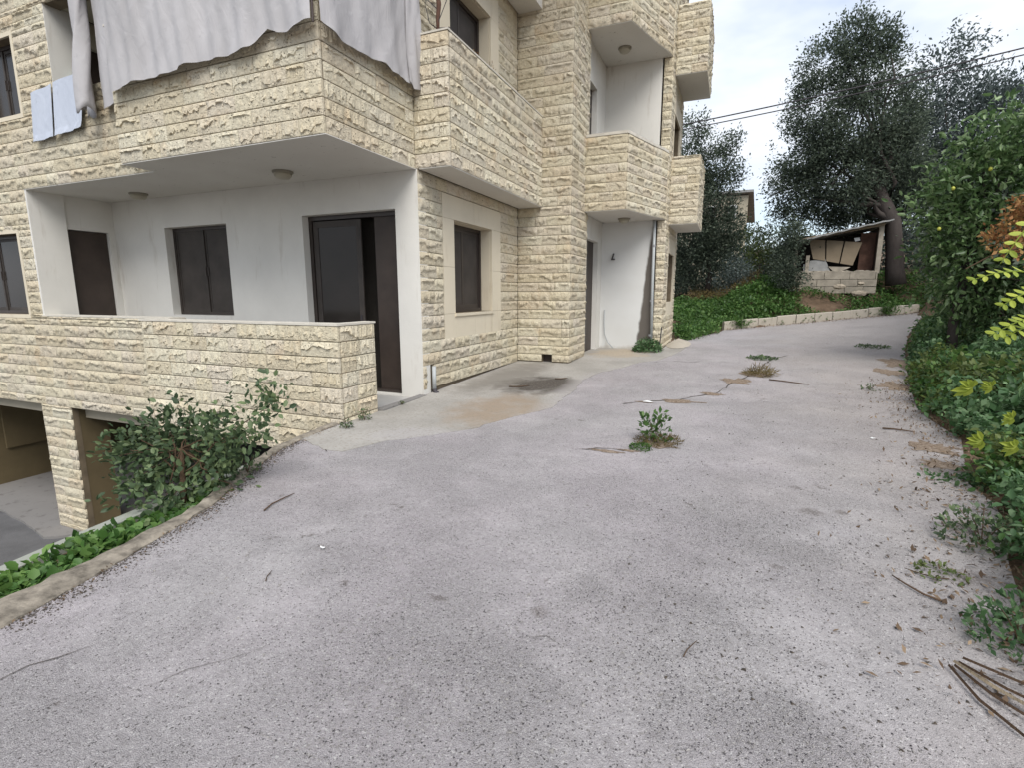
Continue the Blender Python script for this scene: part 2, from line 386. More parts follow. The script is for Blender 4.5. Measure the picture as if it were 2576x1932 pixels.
# ------------------------------------------------------------------ ground shape
def sm(t): t = min(1, max(0, t)); return t * t * (3 - 2 * t)
def g(x, y): return -1.63 + .02 * max(0, y - 6) + .08 * max(0, x + .5) * sm((y - 11) / 12)
KERB_LINE = [(-.23, 20.68), (.85, 21.42), (2.48, 22.1), (4.27, 23.03), (5.85, 23.77), (6.55, 24.27)]
RIGHT_EDGE = [(6.0, 21.9), (4.67, 17.96), (3.92, 15.22), (2.95, 11.01), (2.50, 8.87), (2.42, 8.15), (2.45, 7.09), (1.99, 5.48), (2.0, 5.0), (1.85, 4.43), (1.66, 3.88), (1.55, 3.47), (1.41, 3.05), (1.3, 2.0), (1.25, 0), (1.2, -5)]
LEFT_EDGE = [(-3.10, -5), (-3.15, 0), (-3.23, 1.16), (-3.27, 1.35), (-3.39, 1.84), (-3.65, 2.66), (-3.89, 3.08), (-4.31, 3.91), (-4.45, 4.6), (-4.5, 5.1)]
ROAD = LEFT_EDGE + [(-4.5, 14.2), (-1.9, 14.2), (-1.60, 14.6), (-1.55, 17.1), (-1.0, 17.6), (-.9, 18.5), (-.35, 19.9)] + KERB_LINE + RIGHT_EDGE
def in_poly(x, y, P):
    c = False; j = len(P) - 1
    for i in range(len(P)):
        if (P[i][1] > y) != (P[j][1] > y) and x < (P[j][0] - P[i][0]) * (y - P[i][1]) / (P[j][1] - P[i][1]) + P[i][0]: c = not c
        j = i
    return c
def dist_line(x, y, L):
    """signed: positive on the right-hand side of the polyline's direction"""
    best = 1e9; sg = 1
    for (ax, ay), (bx, by) in zip(L[:-1], L[1:]):
        dx, dy = bx - ax, by - ay; t = max(0, min(1, ((x - ax) * dx + (y - ay) * dy) / (dx * dx + dy * dy)))
        d = math.hypot(x - ax - t * dx, y - ay - t * dy)
        if d < best: best = d; sg = 1 if (dx * (y - ay) - dy * (x - ax)) < 0 else -1
    return best * sg
KL = [(-1.2, 17.0), (-.9, 18.5), (-.35, 19.9)] + KERB_LINE + [(9, 26), (14, 30)]
RL = RIGHT_EDGE[::-1]   # from behind the camera towards the kerb
def hgt(x, y):
    b = g(x, y)
    if in_poly(x, y, ROAD): return b - .06
    dk = -dist_line(x, y, KL)      # behind the kerb
    dr = dist_line(x, y, RL)       # right of the road
    h = b - .02
    if dk > 0 and y > 16.5:
        rise = (.42 + .90 * sm((x + 1.0) / 2.4)) * sm(dk / 3.0) + .055 * max(0, dk - 1.5)
        h = max(h, b + .03 + rise)
    if dr > 0 and x > 0:
        h = max(h, b - .02 + .22 * sm(dr / 1.5) + .10 * min(dr, 12))
    return h

def cdt_mesh(name, poly, step, zf, mat, dz=0, thick=.05, **k):
    xs = [p[0] for p in poly]; ys = [p[1] for p in poly]
    bd = []
    for i, p in enumerate(poly):
        q = poly[(i + 1) % len(poly)]; n = max(1, int(math.hypot(q[0] - p[0], q[1] - p[1]) / step))
        bd += [(p[0] + (q[0] - p[0]) * t / n, p[1] + (q[1] - p[1]) * t / n) for t in range(n)]
    pts = list(bd); y = min(ys) + step / 2
    while y < max(ys):
        x = min(xs) + step / 2
        while x < max(xs):
            if in_poly(x, y, poly) and min((x - a) ** 2 + (y - b) ** 2 for a, b in bd) > (step * .4) ** 2: pts.append((x, y))
            x += step
        y += step
    v, e, f, *_ = delaunay_2d_cdt([Vector(p) for p in pts], [], [list(range(len(bd)))], 1, 1e-5)
    mb = MB(); mb.v = [(p[0], p[1], zf(p[0], p[1]) + dz) for p in v]; mb.f = [tuple(q) for q in f]
    nb = len(bd); m = len(mb.v)
    if thick:
        mb.v += [(p[0], p[1], zf(p[0], p[1]) + dz - thick) for p in bd]
        a = sum(bd[i][0] * bd[(i + 1) % nb][1] - bd[(i + 1) % nb][0] * bd[i][1] for i in range(nb))
        for i in range(nb):
            j = (i + 1) % nb; q = (i, m + i, m + j, j); mb.f.append(q if a > 0 else q[::-1])
    return mb.build(name, mat, smooth=False, **k)

# terrain: one sheet to the horizon, leaving out the building plot and the sunken ramp
def axis(a, b, fine, lo, hi, growth=1.35):
    out = list(np.arange(lo, hi + 1e-6, fine)); d = fine
    while out[-1] < b: d *= growth; out.append(out[-1] + d)
    d = fine
    while out[0] > a: d *= growth; out.insert(0, out[0] - d)
    return out
gx, gy = axis(-260, 300, .3, -5, 14), axis(-200, 420, .3, -1, 31)
idx = {}; tb = MB()
for j, y in enumerate(gy):
    for i, x in enumerate(gx):
        idx[i, j] = len(tb.v)
        n = .05 * math.sin(x * 2.1 + y) * math.sin(y * 1.7 - x * .6)
        z = hgt(x, y); tb.v.append((x, y, z + (n if not in_poly(x, y, ROAD) else -.0)))
for j in range(len(gy) - 1):
    for i in range(len(gx) - 1):
        cx, cy = (gx[i] + gx[i + 1]) / 2, (gy[j] + gy[j + 1]) / 2
        if (cx < -3.1 and cy < 17.3) or (cx < -3.6 and cy < 40) or (cx < -1.75 and 14 < cy < 17): continue
        tb.f.append((idx[i, j], idx[i + 1, j], idx[i + 1, j + 1], idx[i, j + 1]))
tb.build('terrain', M['soil'], kind='structure', smooth=True, label='bare brown earth of the bank and verges')
cdt_mesh('driveway', ROAD, .55, g, M['asphalt'], kind='structure', label='worn pale grey asphalt driveway')
def wob(pts, amp, seed, step=.12):
    r = random.Random(seed); out = []
    for (a, b), (c, d) in zip(pts[:-1], pts[1:]):
        n = max(1, int(math.hypot(c - a, d - b) / step))
        for t in range(n): out.append((a + (c - a) * t / n + r.uniform(-amp, amp), b + (d - b) * t / n + r.uniform(-amp, amp)))
    out.append(pts[-1]); return out
APRON_EDGE = [(-4.40, 4.35), (-3.89, 4.14), (-3.69, 4.15), (-3.48, 4.67), (-2.83, 5.47), (-2.75, 5.91), (-2.3, 6.93), (-2.33, 8.2), (-2.43, 9.27), (-2.38, 9.98), (-2.08, 10.76), (-1.82, 11.74), (-1.46, 12.31), (-1.22, 13.51), (-1.1, 14.6), (-1.30, 16.9), (-1.60, 17.1)]
APRON = wob(APRON_EDGE, .03, 3) + [(-1.66, 14.3), (-4.47, 14.18), (-4.47, 5.2)]
cdt_mesh('concrete_apron', APRON, .4, g, M['apron'], dz=.007, thick=.02, kind='structure', label='stained concrete apron along the foot of the building')

# lower level: ramp yard and garage floor
LZ = -4.65
MB().box(-80, -3.9, -60, 16, LZ - .3, LZ - .02).build('lower_yard', M['lowasphalt'], kind='structure', label='dark asphalt yard on the lower garage level')
slabpoly = wob([(-30, 5.3), (-16, 5.75), (-14.46, 5.55), (-13.16, 5.38), (-12.3, 5.21), (-12.02, 5.13), (-11.76, 5.28), (-11.5, 5.5), (-4.6, 5.6)], .03, 5, .2) + [(-4.6, 14), (-30, 14)]
MB().prism(slabpoly, LZ - .1, LZ + .03).build('garage_floor', M['garagefloor'], kind='structure', label='grey concrete floor of the garage')

# ------------------------------------------------------------------ the building
BO = (-4.5, 7.0, -1.6)
bld = empty('apartment_building', BO, label='three storey apartment house clad in cream rock faced stone, with balconies over the driveway', cat='building')
WORLD[bld.name] = BO
def seg_frame(p0, p1):
    d = Vector((p1[0] - p0[0], p1[1] - p0[1])); L = d.length; d /= L
    return d, Vector((d.y, -d.x)), L       # along, outward
def wall_panel(name, p0, p1, z0, z1, holes, mat, thick=.22, back=.035, parent=bld, revmat=None):
    """wall on segment p0-p1, front face `back` behind the nominal plane, holes (u0,u1,za,zb)"""
    d, o, L = seg_frame(p0, p1)
    us = sorted({0, L} | {min(L, max(0, h[i])) for h in holes for i in (0, 1)}); zs = sorted({z0, z1} | {min(z1, max(z0, h[i])) for h in holes for i in (2, 3)})
    mb = MB()
    P = lambda u, w, z: (p0[0] + d.x * u - o.x * w, p0[1] + d.y * u - o.y * w, z)
    def hole(u, z): return any(h[0] < u < h[1] and h[2] < z < h[3] for h in holes)
    for a, b in zip(us[:-1], us[1:]):
        for c, e in zip(zs[:-1], zs[1:]):
            if hole((a + b) / 2, (c + e) / 2): continue
            mb.add([P(a, back, c), P(b, back, c), P(b, back, e), P(a, back, e)], [(0, 1, 2, 3)])
            mb.add([P(a, back + thick, c), P(b, back + thick, c), P(b, back + thick, e), P(a, back + thick, e)], [(3, 2, 1, 0)])
    def rev(u0, za, u1, zb):
        mb.add([P(u0, back, za), P(u1, back, zb), P(u1, back + thick, zb), P(u0, back + thick, za)], [(0, 1, 2, 3)])
    nu_, nz_ = len(us) - 1, len(zs) - 1
    H_ = [[hole((us[i] + us[i + 1]) / 2, (zs[j] + zs[j + 1]) / 2) for j in range(nz_)] for i in range(nu_)]
    for i in range(nu_):
        for j in range(nz_):
            if not H_[i][j]: continue
            a, b, c, e = us[i], us[i + 1], zs[j], zs[j + 1]
            if j > 0 and not H_[i][j - 1]: rev(a, c, b, c)
            if j < nz_ - 1 and not H_[i][j + 1]: rev(b, e, a, e)
            if i > 0 and not H_[i - 1][j]: rev(a, e, a, c)
            if i < nu_ - 1 and not H_[i + 1][j]: rev(b, c, b, e)
    for j in range(nz_):
        if not H_[0][j]: rev(0, zs[j], 0, zs[j + 1])
        if not H_[-1][j]: rev(L, zs[j + 1], L, zs[j])
    for i in range(nu_):
        if not H_[i][0]: rev(us[i + 1], z0, us[i], z0)
        if not H_[i][-1]: rev(us[i], z1, us[i + 1], z1)
    return mb.build(name, mat, parent, (p0[0], p0[1], z0))

# --- rock-faced stones: a few master meshes, shared
def stone_master(seed):
    """front relief: flat margins, upper face leaning out to a jagged broken ledge, ragged hollow under it"""
    r = random.Random(seed); n = 17
    xs = [0] + [min(.985, max(.015, (i + r.uniform(-.32, .32)) / (n - 1))) for i in range(1, n - 1)] + [1]
    amp = r.uniform(.020, .036); c = []; w = r.uniform(.30, .55)
    for i in range(n):
        if r.random() < .34: w += r.uniform(-.30, .30)
        w += r.uniform(-.07, .07); w = min(.74, max(.16, w)); c.append(w * .19 + .004)
    V = []; F = []; m = 8
    for i, x in enumerate(xs):
        e = 0 if i in (0, n - 1) else (.55 if i in (1, n - 2) else 1)
        a = amp * e * r.uniform(.45, 1.35); lo = r.uniform(.001, .012) * e
        if r.random() < .28: a *= .3
        zt = c[i] + (.184 - c[i]) * r.uniform(.35, .65)
        for z, h in ((.004, 0), (.011, .003 * e), (c[i] * .5, lo), (c[i] - .005, lo * .8), (c[i] + .004, a), (zt, a * r.uniform(.5, .85)), (.183, .007 * e), (.193, 0)): V.append((x, -h, z))
    for i in range(n - 1):
        for k in range(m - 1): F.append((i * m + k, (i + 1) * m + k, (i + 1) * m + k + 1, i * m + k + 1))
    b = len(V)
    V += [(x, .036, z) for x in (0, 1) for z in (.004, .193)]
    F += [(b, 0, m - 1, b + 1), (b + 2, b + 3, (n - 1) * m + m - 1, (n - 1) * m), (b + 1, m - 1, (n - 1) * m + m - 1, b + 3), (b, b + 2, (n - 1) * m, 0)]
    return V, F
MASTERS = [stone_master(100 + i) for i in range(24)]
stone_meshes = []
for V, F in MASTERS:
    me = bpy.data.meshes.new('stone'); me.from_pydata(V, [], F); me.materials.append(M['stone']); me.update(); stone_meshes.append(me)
JV, JF, JT = [], [], []; jn = 0
n_single = 0
def clad(p0, p1, z0, z1, holes=(), parent=None, u_from=0, u_to=None, zref=1.86, seed=0, lmin=.26, lmax=.60, gap=.005):
    """rows of stones on a wall; individual objects under `parent` or joined"""
    global jn, n_single
    r = random.Random(seed * 77 + 5); d, o, L = seg_frame(p0, p1); ang = math.atan2(d.y, d.x)
    u_to = L if u_to is None else u_to
    k = math.floor((z0 - zref) / .2 + 1e-4); z = zref + k * .2
    while z < z1 - .03:
        cuts = sorted({max(z, z0), min(z + .2, z1)} | {h[i] for h in holes for i in (2, 3) if max(z, z0) + .03 < h[i] < min(z + .2, z1) - .03})
        for za, zb in zip(cuts[:-1], cuts[1:]):
            if zb - za < .03: continue
            zm = (za + zb) / 2; iv = [(u_from, u_to)]
            for h in holes:
                if h[2] < zm < h[3]:
                    iv = [q for a, b in iv for q in ((a, min(b, h[0])), (max(a, h[1]), b)) if q[1] - q[0] > .02]
            for a, b in iv:
                u = a
                while u < b - 1e-4:
                    l = r.uniform(lmin, lmax)
                    if b - u - l < .16: l = b - u
                    if l > lmax + .17: l = (b - u) / 2
                    var = r.randrange(len(MASTERS)); sz = (zb - za) / .2; depth = r.uniform(.75, 1.25)
                    x0, y0 = p0[0] + d.x * (u + gap / 2), p0[1] + d.y * (u + gap / 2)
                    if parent is not None and n_single < 300:
                        n_single += 1
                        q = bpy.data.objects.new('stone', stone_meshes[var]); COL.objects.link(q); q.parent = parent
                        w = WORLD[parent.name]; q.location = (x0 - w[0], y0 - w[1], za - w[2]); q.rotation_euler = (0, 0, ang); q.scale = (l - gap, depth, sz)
                    else:
                        V = np.array(MASTERS[var][0]) * (l - gap, depth, sz)
                        W = np.stack([x0 + d.x * V[:, 0] - d.y * V[:, 1], y0 + d.y * V[:, 0] + d.x * V[:, 1], za + V[:, 2]], 1)
                        JV.append(W); JF.append(np.array(MASTERS[var][1]) + jn); JT.append(np.full(len(V), r.random())); jn += len(V)
                    u += l
        z += .2
def stone_wall(name, p0, p1, z0, z1, holes=(), single=False, seed=0, c0=0, c1=0, cladz0=None, mat='mortar', thick=.2, **k):
    d, _, L = seg_frame(p0, p1); q0 = (p0[0] + d.x * (c0 + .001), p0[1] + d.y * (c0 + .001)) if c0 else p0
    w = wall_panel(name, q0, p1, z0, z1, holes, M[mat], thick=thick)
    clad(p0, p1, z0 if cladz0 is None else cladz0, z1, holes, w if single else None, c0, L - c1, seed=seed, **k)
    return w

YM, YB, Y1, XB = 5.60, 7.04, 5.13, -4.49
ZT = 9.3
# balcony faces nearest the camera: every stone its own object
stone_wall('terrace_parapet', (-8.25, Y1), (-4.5, Y1), -2.1, -.385, single=True, seed=1, thick=.2, zref=-.385)
stone_wall('terrace_parapet', (-4.5, Y1), (-4.5, 5.86), -2.1, -.385, single=True, seed=2, c0=.036, thick=.16, zref=-.385)
stone_wall('balcony_parapet', (-8.25, Y1), (-4.52, Y1), 1.86, 3.655, single=True, seed=3, thick=.15)
stone_wall('balcony_parapet', (-4.52, Y1), (-4.52, YB), 1.86, 3.655, single=True, seed=4, c0=.036, thick=.15)
stone_wall('balcony_parapet', (-4.52, YB), (-3.92, YB), 1.86, 3.655, single=True, seed=5, thick=.15)
stone_wall('balcony_parapet', (-3.92, YB), (-3.92, 11.05), 1.86, 3.655, single=True, seed=6, c0=.036, thick=.15)
print('single stones', n_single)
# main front wall, left part
HM = [(24 - 11.79, 24 - 8.25, -.385, 1.86), (24 - 10.5, 24 - 4.75, 3.25, 4.6), (24 - 14.5, 24 - 12.22, -.36, 1.12), (24 - 12.9, 24 - 11.5, 3.08, 4.3),
      (24 - 14.3, 24 - 8.5, 7.0, 8.6)]
HMw = HM + [(24 - 8.25, 24 - 4.4, -2.2, 1.86), (24 - 8.25, 24 - 4.4, 1.85, 3.25)]
wall_panel('front_wall', (-24, YM), (-4.52, YM), -2.1, ZT, HMw, M['mortar'])
CL = [(h[0] - .07, h[1] + .07, h[2] - .07, h[3] + .05) if i in (2, 3) else h for i, h in enumerate(HMw)]
clad((-24, YM), (-4.52, YM), -2.1, ZT, CL + [(0, 24 - 15.2, -3, 10)], None, 0, 19.48, seed=7)
# ends of the recessed piece where the projecting balcony begins
stone_wall('balcony_return', (-8.25, YM), (-8.25, Y1), 1.86, 3.655, seed=8, thick=.1, c1=.036)
stone_wall('parapet_return', (-8.25, YM), (-8.25, Y1), -2.1, -.385, seed=9, thick=.1, c1=.036)
# side wall facing the driveway
HB = [(8.145 - YB, 9.68 - YB, -.33, 1.26), (8.145 - YB, 9.70 - YB, 3.0, 5.08)]
SB = [(7.75 - YB, 10.1 - YB, -.76, 1.65), (7.75 - YB, 10.06 - YB, 2.6, 5.5), (.10, .34, -1.64, -1.14)]
wall_panel('side_wall', (XB, YB + .012), (XB, 11.05), -1.60, ZT, [(h[0] - .012, h[1] - .012, h[2], h[3]) for h in HB] + [(.10, .31, -1.7, -1.14)], M['mortar'], thick=.24)
clad((XB, YB), (XB, 11.05), -1.53, ZT, SB + [(-1, 6, 1.86, 2.3)], None, 0, 4.0, seed=10)
# pier
VENT = [(XB * -1 - 3.91, XB * -1 - 3.66, -1.6, -1.34)]
wall_panel('pier', (XB, 11.05), (-3.27, 11.05), -1.58, ZT, [(4.49 - 3.91, 4.49 - 3.66, -1.7, -1.34)], M['mortar'])
clad((XB, 11.05), (-3.27, 11.05), -1.50, ZT, [(4.49 - 3.91, 4.49 - 3.66, -1.7, -1.34)], None, seed=11)
MB().lathe([(.085, 0), (.085, .01)], (-3.785, 11.28, -1.44), 14)
MB().box(-3.92, -3.65, 11.2, 11.24, -1.62, -1.3).build('vent_recess', M['doorm'], bld, (-3.8, 11.2, -1.6))
stone_wall('pier', (-3.27, 11.05), (-3.27, 12.40), -1.56, ZT, seed=12, c0=.036, cladz0=-1.50)
# far niche balconies
B3 = [(-3.27, 12.12), (-2.33, 12.12), (-1.95, 13.40), (-1.80, 13.80), (-1.70, 14.2)]
for z0, z1 in ((1.87, 3.46), (5.68, 7.3)):
    for i in range(4):
        stone_wall('balcony_parapet', B3[i], B3[i + 1], z0, z1, seed=20 + i + int(z0), c0=.036 if i == 1 else 0, thick=.12, zref=z0, lmin=.3, lmax=.55)
    MB().prism([(-3.3, 12.16), (-2.36, 12.16), (-1.99, 13.40), (-1.84, 13.82), (-1.76, 14.2), (-3.5, 14.2), (-3.5, 12.16)], z0 + .002, z0 + .2).build('balcony_floor', M['soffit'], bld, (-3, 13, z0))
# far stretch of side wall
HF = [(.75, 2.2, -.22, 1.1), (.75, 2.2, 3.3, 4.6)]
stone_wall('far_end_pier', (-1.90, 14.2), (-1.68, 14.2), -1.50, ZT, seed=30, lmin=.2, lmax=.3)
wall_panel('far_side_wall', (-1.68, 14.2), (-1.68, 17.0), -1.56, ZT, HF, M['mortar'])
clad((-1.68, 14.2), (-1.68, 17.0), -1.46, ZT, [(.62, 2.35, -.55, 1.5), (.62, 2.35, 2.9, 5.0)], None, .036, 2.8, seed=31)
MB().box(-1.645, -1.63, 14.2, 14.2, 0, 0)
for z0, z1, xr in ((1.80, 3.47, -.97), (5.40, 6.98, -.93)):
    stone_wall('box_balcony', (-1.68, 14.62), (xr, 14.62), z0, z1, seed=int(z0) + 33, thick=.12, zref=z0)
    stone_wall('box_balcony', (xr, 14.62), (xr, 16.6), z0, z1, seed=int(z0) + 34, c0=.036, thick=.12, zref=z0)
    MB().box(-1.66, xr - .04, 14.66, 16.58, z0 + .002, z0 + .16).build('balcony_floor', M['plaster'], bld, (-1.3, 15.6, z0))
# caps on parapets
def cap(name, x0, x1, y0, y1, z, t=.025): MB().box(x0, x1, y0, y1, z, z + t).build(name, M['cap'], bld, (x0, y0, z))
cap('parapet_cap', -8.27, -4.49, Y1 - .012, Y1 + .24, -.385)
cap('parapet_cap', -4.68, -4.488, Y1 + .241, 5.875, -.385)
cap('parapet_cap', -11.79, -8.271, YM - .012, YM + .26, -.385)
cap('parapet_cap', -8.27, -4.51, Y1 - .01, Y1 + .2, 3.655); cap('parapet_cap', -4.71, -4.51, Y1 + .201, YB - .001, 3.655)
cap('parapet_cap', -4.52, -3.91, YB - .012, YB + .2, 3.655); cap('parapet_cap', -4.11, -3.908, YB + .201, 11.04, 3.655)
for z in (3.46, 7.3):
    mb = MB(); mb.prism([(-3.27, 12.105), (-2.32, 12.105), (-1.93, 13.40), (-1.78, 13.82), (-1.69, 14.19), (-1.86, 14.19), (-1.94, 13.85), (-2.1, 13.43), (-2.45, 12.27), (-3.27, 12.27)], z, z + .06); mb.build('parapet_cap', M['cap'], bld, (-3, 12.1, z))
# slabs and soffits
MB().box(-11.79, -8.2, YM + .04, YB + .02, -2.098, -1.70).build('terrace_slab', M['plasterdirty'], bld, (-8, 6, -2.1))
MB().box(-8.199, -4.56, Y1 + .04, YB + .02, -2.098, -1.70).build('terrace_slab', M['plasterdirty'], bld, (-8, 6, -2.1))
MB().box(-11.79, -4.56, YM + .25, YB + .02, -1.70, -1.665).build('terrace_floor', M['tile'], bld, (-8, 6, -1.7))
MB().box(-8.2, -4.56, Y1 + .2, YM + .25, -1.70, -1.665).build('terrace_floor', M['tile'], bld, (-8, 5.5, -1.7))
MB().box(-4.56, -4.42, 5.88, YB - .01, -1.72, -1.60).build('threshold', M['garagefloor'], bld, (-4.5, 6, -1.7))
MB().box(-11.79, -4.57, YM + .05, YB + .3, 1.862, 2.1).build('terrace_soffit', M['soffit'], bld, (-8, 6, 1.9))
MB().box(-8.2, -4.57, Y1 + .045, YM + .05, 1.862, 2.1).build('terrace_soffit', M['soffit'], bld, (-6, 5.3, 1.9))
MB().box(-4.46, -3.965, YB + .045, 11.05, 1.862, 2.1).build('balcony_soffit', M['soffit'], bld, (-4.2, 9, 1.9))
MB().box(-4.46, -3.95, YB, 11.05, 5.71, 5.95).build('balcony_soffit', M['soffit'], bld, (-4.2, 9, 5.7))
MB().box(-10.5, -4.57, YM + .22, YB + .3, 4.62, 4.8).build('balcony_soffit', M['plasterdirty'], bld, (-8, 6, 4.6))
MB().box(-24, -8.2, YM + .25, YB + .3, 2.95, 3.1).build('balcony_floor', M['tile'], bld, (-8, 6, 3.1))
MB().box(-8.245, -4.505, Y1 + .004, YM + .05, 1.850, 1.859).build('soffit_skin', M['soffit'], bld, (-6, 5.3, 1.85))
MB().box(-11.79, -4.505, YM + .0505, YB - .001, 1.850, 1.859).build('soffit_skin', M['soffit'], bld, (-6, 6.3, 1.85))
MB().box(-11.79, -8.2455, YM + .004, YM + .05, 1.850, 1.859).build('soffit_skin', M['soffit'], bld, (-10, 5.6, 1.85))
MB().box(-4.456, -3.924, YB + .004, 11.048, 1.850, 1.859).build('soffit_skin', M['soffit'], bld, (-4.2, 9, 1.85))
for z_ in (1.862, 5.672): MB().prism([(-3.268, 12.124), (-2.334, 12.124), (-1.955, 13.402), (-1.805, 13.802), (-1.71, 14.198), (-3.268, 14.198)], z_, z_ + .006).build('soffit_skin', M['soffit'], bld, (-3, 13, z_))
for z_, x_ in ((1.79, -.974), (5.39, -.934)): MB().box(-1.678, x_, 14.624, 16.6, z_, z_ + .008).build('soffit_skin', M['soffit'], bld, (-1.3, 15.6, z_))
MB().box(-8.05, -7.97, YB - .012, YB - .001, -.62, -.50).build('socket', M['cap'], bld, (-8, YB, -.6))
# terrace walls
BW = [(11.79 - 10.27, 11.79 - 8.59, -.39, 1.28), (11.79 - 6.79, 11.79 - 4.91, -1.64, 1.31)]
wall_panel('terrace_back_wall', (-11.79, YB), (XB - .001, YB), -1.664, 1.86, BW, M['plaster'], thick=.22, back=0)
wall_panel('terrace_side_wall', (-11.79, YM + .01), (-11.79, 6.17), -1.664, 1.86, [], M['plaster'], thick=.2, back=-.05)
wall_panel('terrace_side_wall', (-11.79, 6.17), (-11.79, YB), -1.664, 1.86, [(0, .75, -1.7, 1.24)], M['plaster'], thick=.2, back=0)
def fill(name, x0, x1, y0, y1, z0, z1, mat, parent=bld, **k): return MB().box(x0, x1, y0, y1, z0, z1).build(name, M[mat], parent, ((x0 + x1) / 2, (y0 + y1) / 2, z0), **k)
dr_ = fill('side_door', -11.90, -11.86, 6.18, 6.91, -1.66, 1.23, 'doorm')
MB().box(-11.86, -11.82, 6.26, 6.29, -.62, -.46).build('handle', M['greymetal'], dr_, (-11.84, 6.27, -.6))
def window_A(x0, x1, z0, z1, y, leaves=2, parent=bld, glass='glass', fw=.055):
    """sliding window facing the yard: frame, leaves, panes"""
    w = MB()
    w.box(x0, x1, y, y + .06, z0, z0 + fw).box(x0, x1, y, y + .06, z1 - fw, z1).box(x0, x0 + fw, y, y + .06, z0 + fw, z1 - fw).box(x1 - fw, x1, y, y + .06, z0 + fw, z1 - fw)
    f = w.build('window', M['frame'], parent, ((x0 + x1) / 2, y, z0))
    step = (x1 - x0 - 2 * fw) / leaves
    for i in range(leaves):
        a, b = x0 + fw + i * step, x0 + fw + (i + 1) * step; yy = y + .012 + .022 * (i % 2)
        s_ = MB(); t = .045
        s_.box(a, b, yy, yy + .02, z0 + fw, z0 + fw + t + .02).box(a, b, yy, yy + .02, z1 - fw - t, z1 - fw).box(a, a + t, yy, yy + .02, z0 + fw + t + .02, z1 - fw - t).box(b - t, b, yy, yy + .02, z0 + fw + t + .02, z1 - fw - t)
        s_.build('sash', M['shutter'], f, ((a + b) / 2, yy, z0))
        MB().box(a + t, b - t, yy + .006, yy + .012, z0 + fw + t + .02, z1 - fw - t).build('pane', M[glass], f, ((a + b) / 2, yy, z0 + .1))
        hx = b - t / 2 if i == 0 else a + t / 2
        MB().box(hx - .012, hx + .012, yy - .014, yy - .001, (z0 + z1) / 2 - .08, (z0 + z1) / 2 + .08).build('latch', M['frame'], f, (hx, yy, (z0 + z1) / 2))
    return f
def window_B(y0, y1, z0, z1, x, leaves=2, glass='shutter', fw=.055):
    w = MB()
    w.box(x - .06, x, y0, y1, z0, z0 + fw).box(x - .06, x, y0, y1, z1 - fw, z1).box(x - .06, x, y0, y0 + fw, z0 + fw, z1 - fw).box(x - .06, x, y1 - fw, y1, z0 + fw, z1 - fw)
    f = w.build('window', M['frame'], bld, (x, (y0 + y1) / 2, z0))
    step = (y1 - y0 - 2 * fw) / leaves
    for i in range(leaves):
        a, b = y0 + fw + i * step, y0 + fw + (i + 1) * step; xx = x - .012 - .022 * (i % 2); t = .05
        s_ = MB()
        s_.box(xx - .02, xx, a, b, z0 + fw, z0 + fw + t + .03).box(xx - .02, xx, a, b, z1 - fw - t, z1 - fw).box(xx - .02, xx, a, a + t, z0 + fw + t + .03, z1 - fw - t).box(xx - .02, xx, b - t, b, z0 + fw + t + .03, z1 - fw - t)
        s_.build('sash', M['frame'], f, (xx, (a + b) / 2, z0))
        MB().box(xx - .012, xx - .006, a + t, b - t, z0 + fw + t + .03, z1 - fw - t).build('pane', M[glass], f, (xx, (a + b) / 2, z0 + .1))
    return f
window_A(-10.268, -8.592, -.388, 1.278, YB + .16, 2, glass='shutter')
# sliding door: left leaf of glass, right leaf slid open to the dark panel behind
sd0 = MB(); sd0.box(-6.788, -4.912, YB + .14, YB + .215, 1.24, 1.308).box(-6.788, -6.72, YB + .14, YB + .215, -1.60, 1.24).box(-4.97, -4.912, YB + .14, YB + .215, -1.60, 1.24).box(-6.788, -4.912, YB + .12, YB + .215, -1.664, -1.60)
sdo = sd0.build('sliding_door', M['frame'], bld, (-5.8, YB + .15, -1.66))
lf = MB(); lf.box(-6.70, -5.70, YB + .15, YB + .175, 1.12, 1.22).box(-6.70, -6.60, YB + .15, YB + .175, -1.5, 1.12).box(-5.80, -5.70, YB + .15, YB + .175, -1.5, 1.12).box(-6.70, -5.70, YB + .15, YB + .175, -1.6, -1.5)
lf.build('door_leaf', M['shutter'], sdo, (-6.2, YB + .15, -1.6))
MB().box(-6.6, -5.8, YB + .16, YB + .166, -1.5, 1.12).build('pane', M['glass'], sdo, (-6.2, YB + .16, -1.5))
MB().box(-5.775, -5.75, YB + .138, YB + .15, -.52, -.34).build('handle', M['cable'], sdo, (-5.75, YB + .14, -.5))
MB().box(-5.45, -4.972, YB + .185, YB + .20, -1.6, 1.24).build('door_leaf', M['doorm'], sdo, (-5.2, YB + .19, -1.6))
# near-black panel standing in for the shade of rooms behind the openings
fill('unlit_room_panel', -11.7, -4.85, YB + .45, YB + .5, -1.66, 1.86, 'dark')
# windows in main front wall
for h, gl in ((HM[2], 'glass'), (HM[3], 'glass')):
    x0, x1, z0, z1 = h[0] - 24, h[1] - 24, h[2], h[3]
    fr = MB(); t = .07
    fr.box(x0 - t, x1 + t, YM - .012, YM + .1, z0 - t, z0 - .001).box(x0 - t, x1 + t, YM - .006, YM + .1, z1 + .001, z1 + t).box(x1 + .001, x1 + t, YM - .006, YM + .1, z0, z1).box(x0 - t, x0 - .001, YM - .006, YM + .1, z0, z1)
    fr.build('window_surround', M['smooth'], bld, (x1, YM, z0))
    window_A(x0 + .002, x1 - .002, z0 + .002, z1 - .002, YM + .18, 2)
